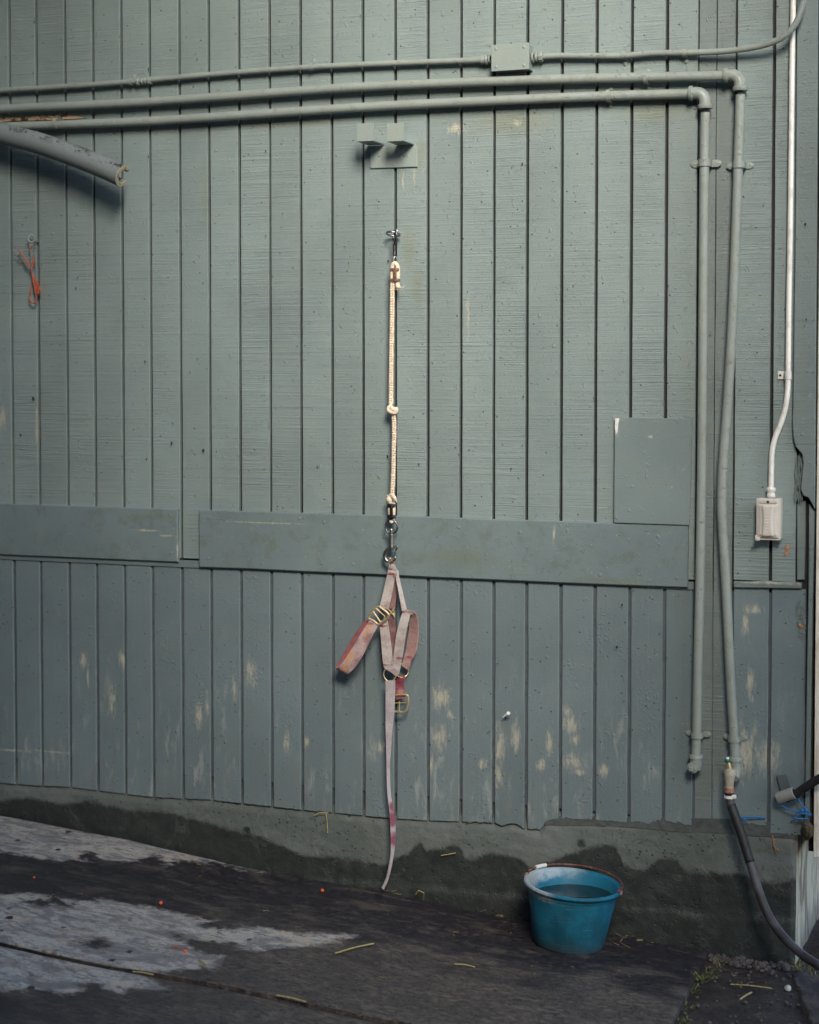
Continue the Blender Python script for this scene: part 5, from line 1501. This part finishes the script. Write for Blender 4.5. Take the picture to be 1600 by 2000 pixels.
mb = MB().lathe(p+Vector((0, 0, -.012)), (.3, -.4, 1), [(0, 0), (.001, .006), (.006, .0095), (.012, .0075), (.017, .002), (.018, 0)], 8)
tag(mb.build('pebble', M_WHITE, sm=True), 'small white pebble on the dirt below the hose', 'pebble')
gm = MB()
for (cx_, cy_, n_, s_) in ((1368, 1905, 26, 1.0), (1385, 1895, 20, 1.0), (1352, 1925, 16, .7), (1400, 1878, 12, .8), (1335, 1985, 16, .6), (1345, 1960, 12, .6), (1560, 1882, 22, 1.0), (1575, 1890, 14, 1.0), (1440, 1915, 14, .5), (1325, 1997, 14, .6), (1595, 1900, 12, .9)):
    for k in range(n_):
        p = G(cx_+random.gauss(0, 7), cy_+random.gauss(0, 4)); p.z = float(gz(p.x, p.y))-.014
        l_ = random.uniform(.012, .045)*s_
        d_ = Vector((random.gauss(.3, .6), random.gauss(-.1, .5), random.uniform(.3, 1.0))).normalized()
        e_ = p+d_*l_+Vector((0, 0, -.3*l_))
        side_ = Vector((-d_.y, d_.x, 0)).normalized()*random.uniform(.0008, .0018)
        m__ = p+d_*l_*.6
        gm.add([p-side_, p+side_, m__+side_*.8, m__-side_*.8, e_], [(0, 1, 2, 3), (3, 2, 4)])
tag(gm.build('grass', M_GRASS, recalc=False), 'sparse short grass growing along the mat edge', 'grass', None, 'stuff')
pb_ = MB()
for k in range(260):
    x = random.uniform(.93, 1.6); y = random.uniform(-.75, .0)*random.random()**.5
    z = float(gz(x, y))-.012
    r_ = random.uniform(.002, .007)*(1.4 if y > -.1 else 1)
    pb_.lathe((x, y, z-r_*.6), (random.uniform(-.5, .5), random.uniform(-.5, .5), 1), [(0, r_*.3), (r_*.5, r_), (r_*1.1, r_*.8), (r_*1.5, r_*.1)], 6)
for k in range(90):
    x = random.uniform(.90, 1.16); y = random.uniform(-.06, -.005)
    r_ = random.uniform(.005, .013)
    pb_.lathe((x, y, float(gz(x, y))-.02), (random.uniform(-.5, .5), random.uniform(-.5, .5), 1), [(0, r_*.3), (r_*.5, r_), (r_*1.1, r_*.8), (r_*1.5, r_*.1)], 6)
tag(pb_.build('gravel', M_STONE), 'loose dark crumbs and gravel in the dirt', 'gravel', None, 'stuff')

# ------------------------------------------------------------------ unseen blockers added to grade the light on the wall
ysh = thing('shade_blocker', (4, -7.6, 0), 'plain grey building added out of view to shade the wall', 'blocker')
M_BLOCKER = simple('blocker_wall', (.09, .09, .08), .85, 0, .1, 3)
MB().box((1.5, -7.8, 2.25), (9.0, 2.4, 4.9)).build('wall', M_BLOCKER, ysh)  # added block behind the camera, dims the foot of the wall
MB().box((-.86, -6.1, 5.0), (5.8, .9, 10.4)).build('wall', M_BLOCKER, ysh)  # tall added block, dims the wall towards the left
MB().box((2.80, -2.6, 2.6), (1.0, .6, 5.6)).build('wall', M_BLOCKER, ysh)  # added pier, dims the right end of the wall
wing = thing('added_wing', (-2.25, -2, 0), 'grey green wing of the barn beyond the left end of the wall', 'blocker')
MB().box((-2.35, -2.6, 1.9), (.2, 5.2, 4.8)).build('wall', M_BLOCKER, wing)  # added only to darken the left of the wall
tag(MB().box((-.4, -.24, 3.225), (3.8, .52, .04), bev=.003).build('added_eave', M_TRIM), 'painted eave board added out of view to shade the top of the wall', 'eave')
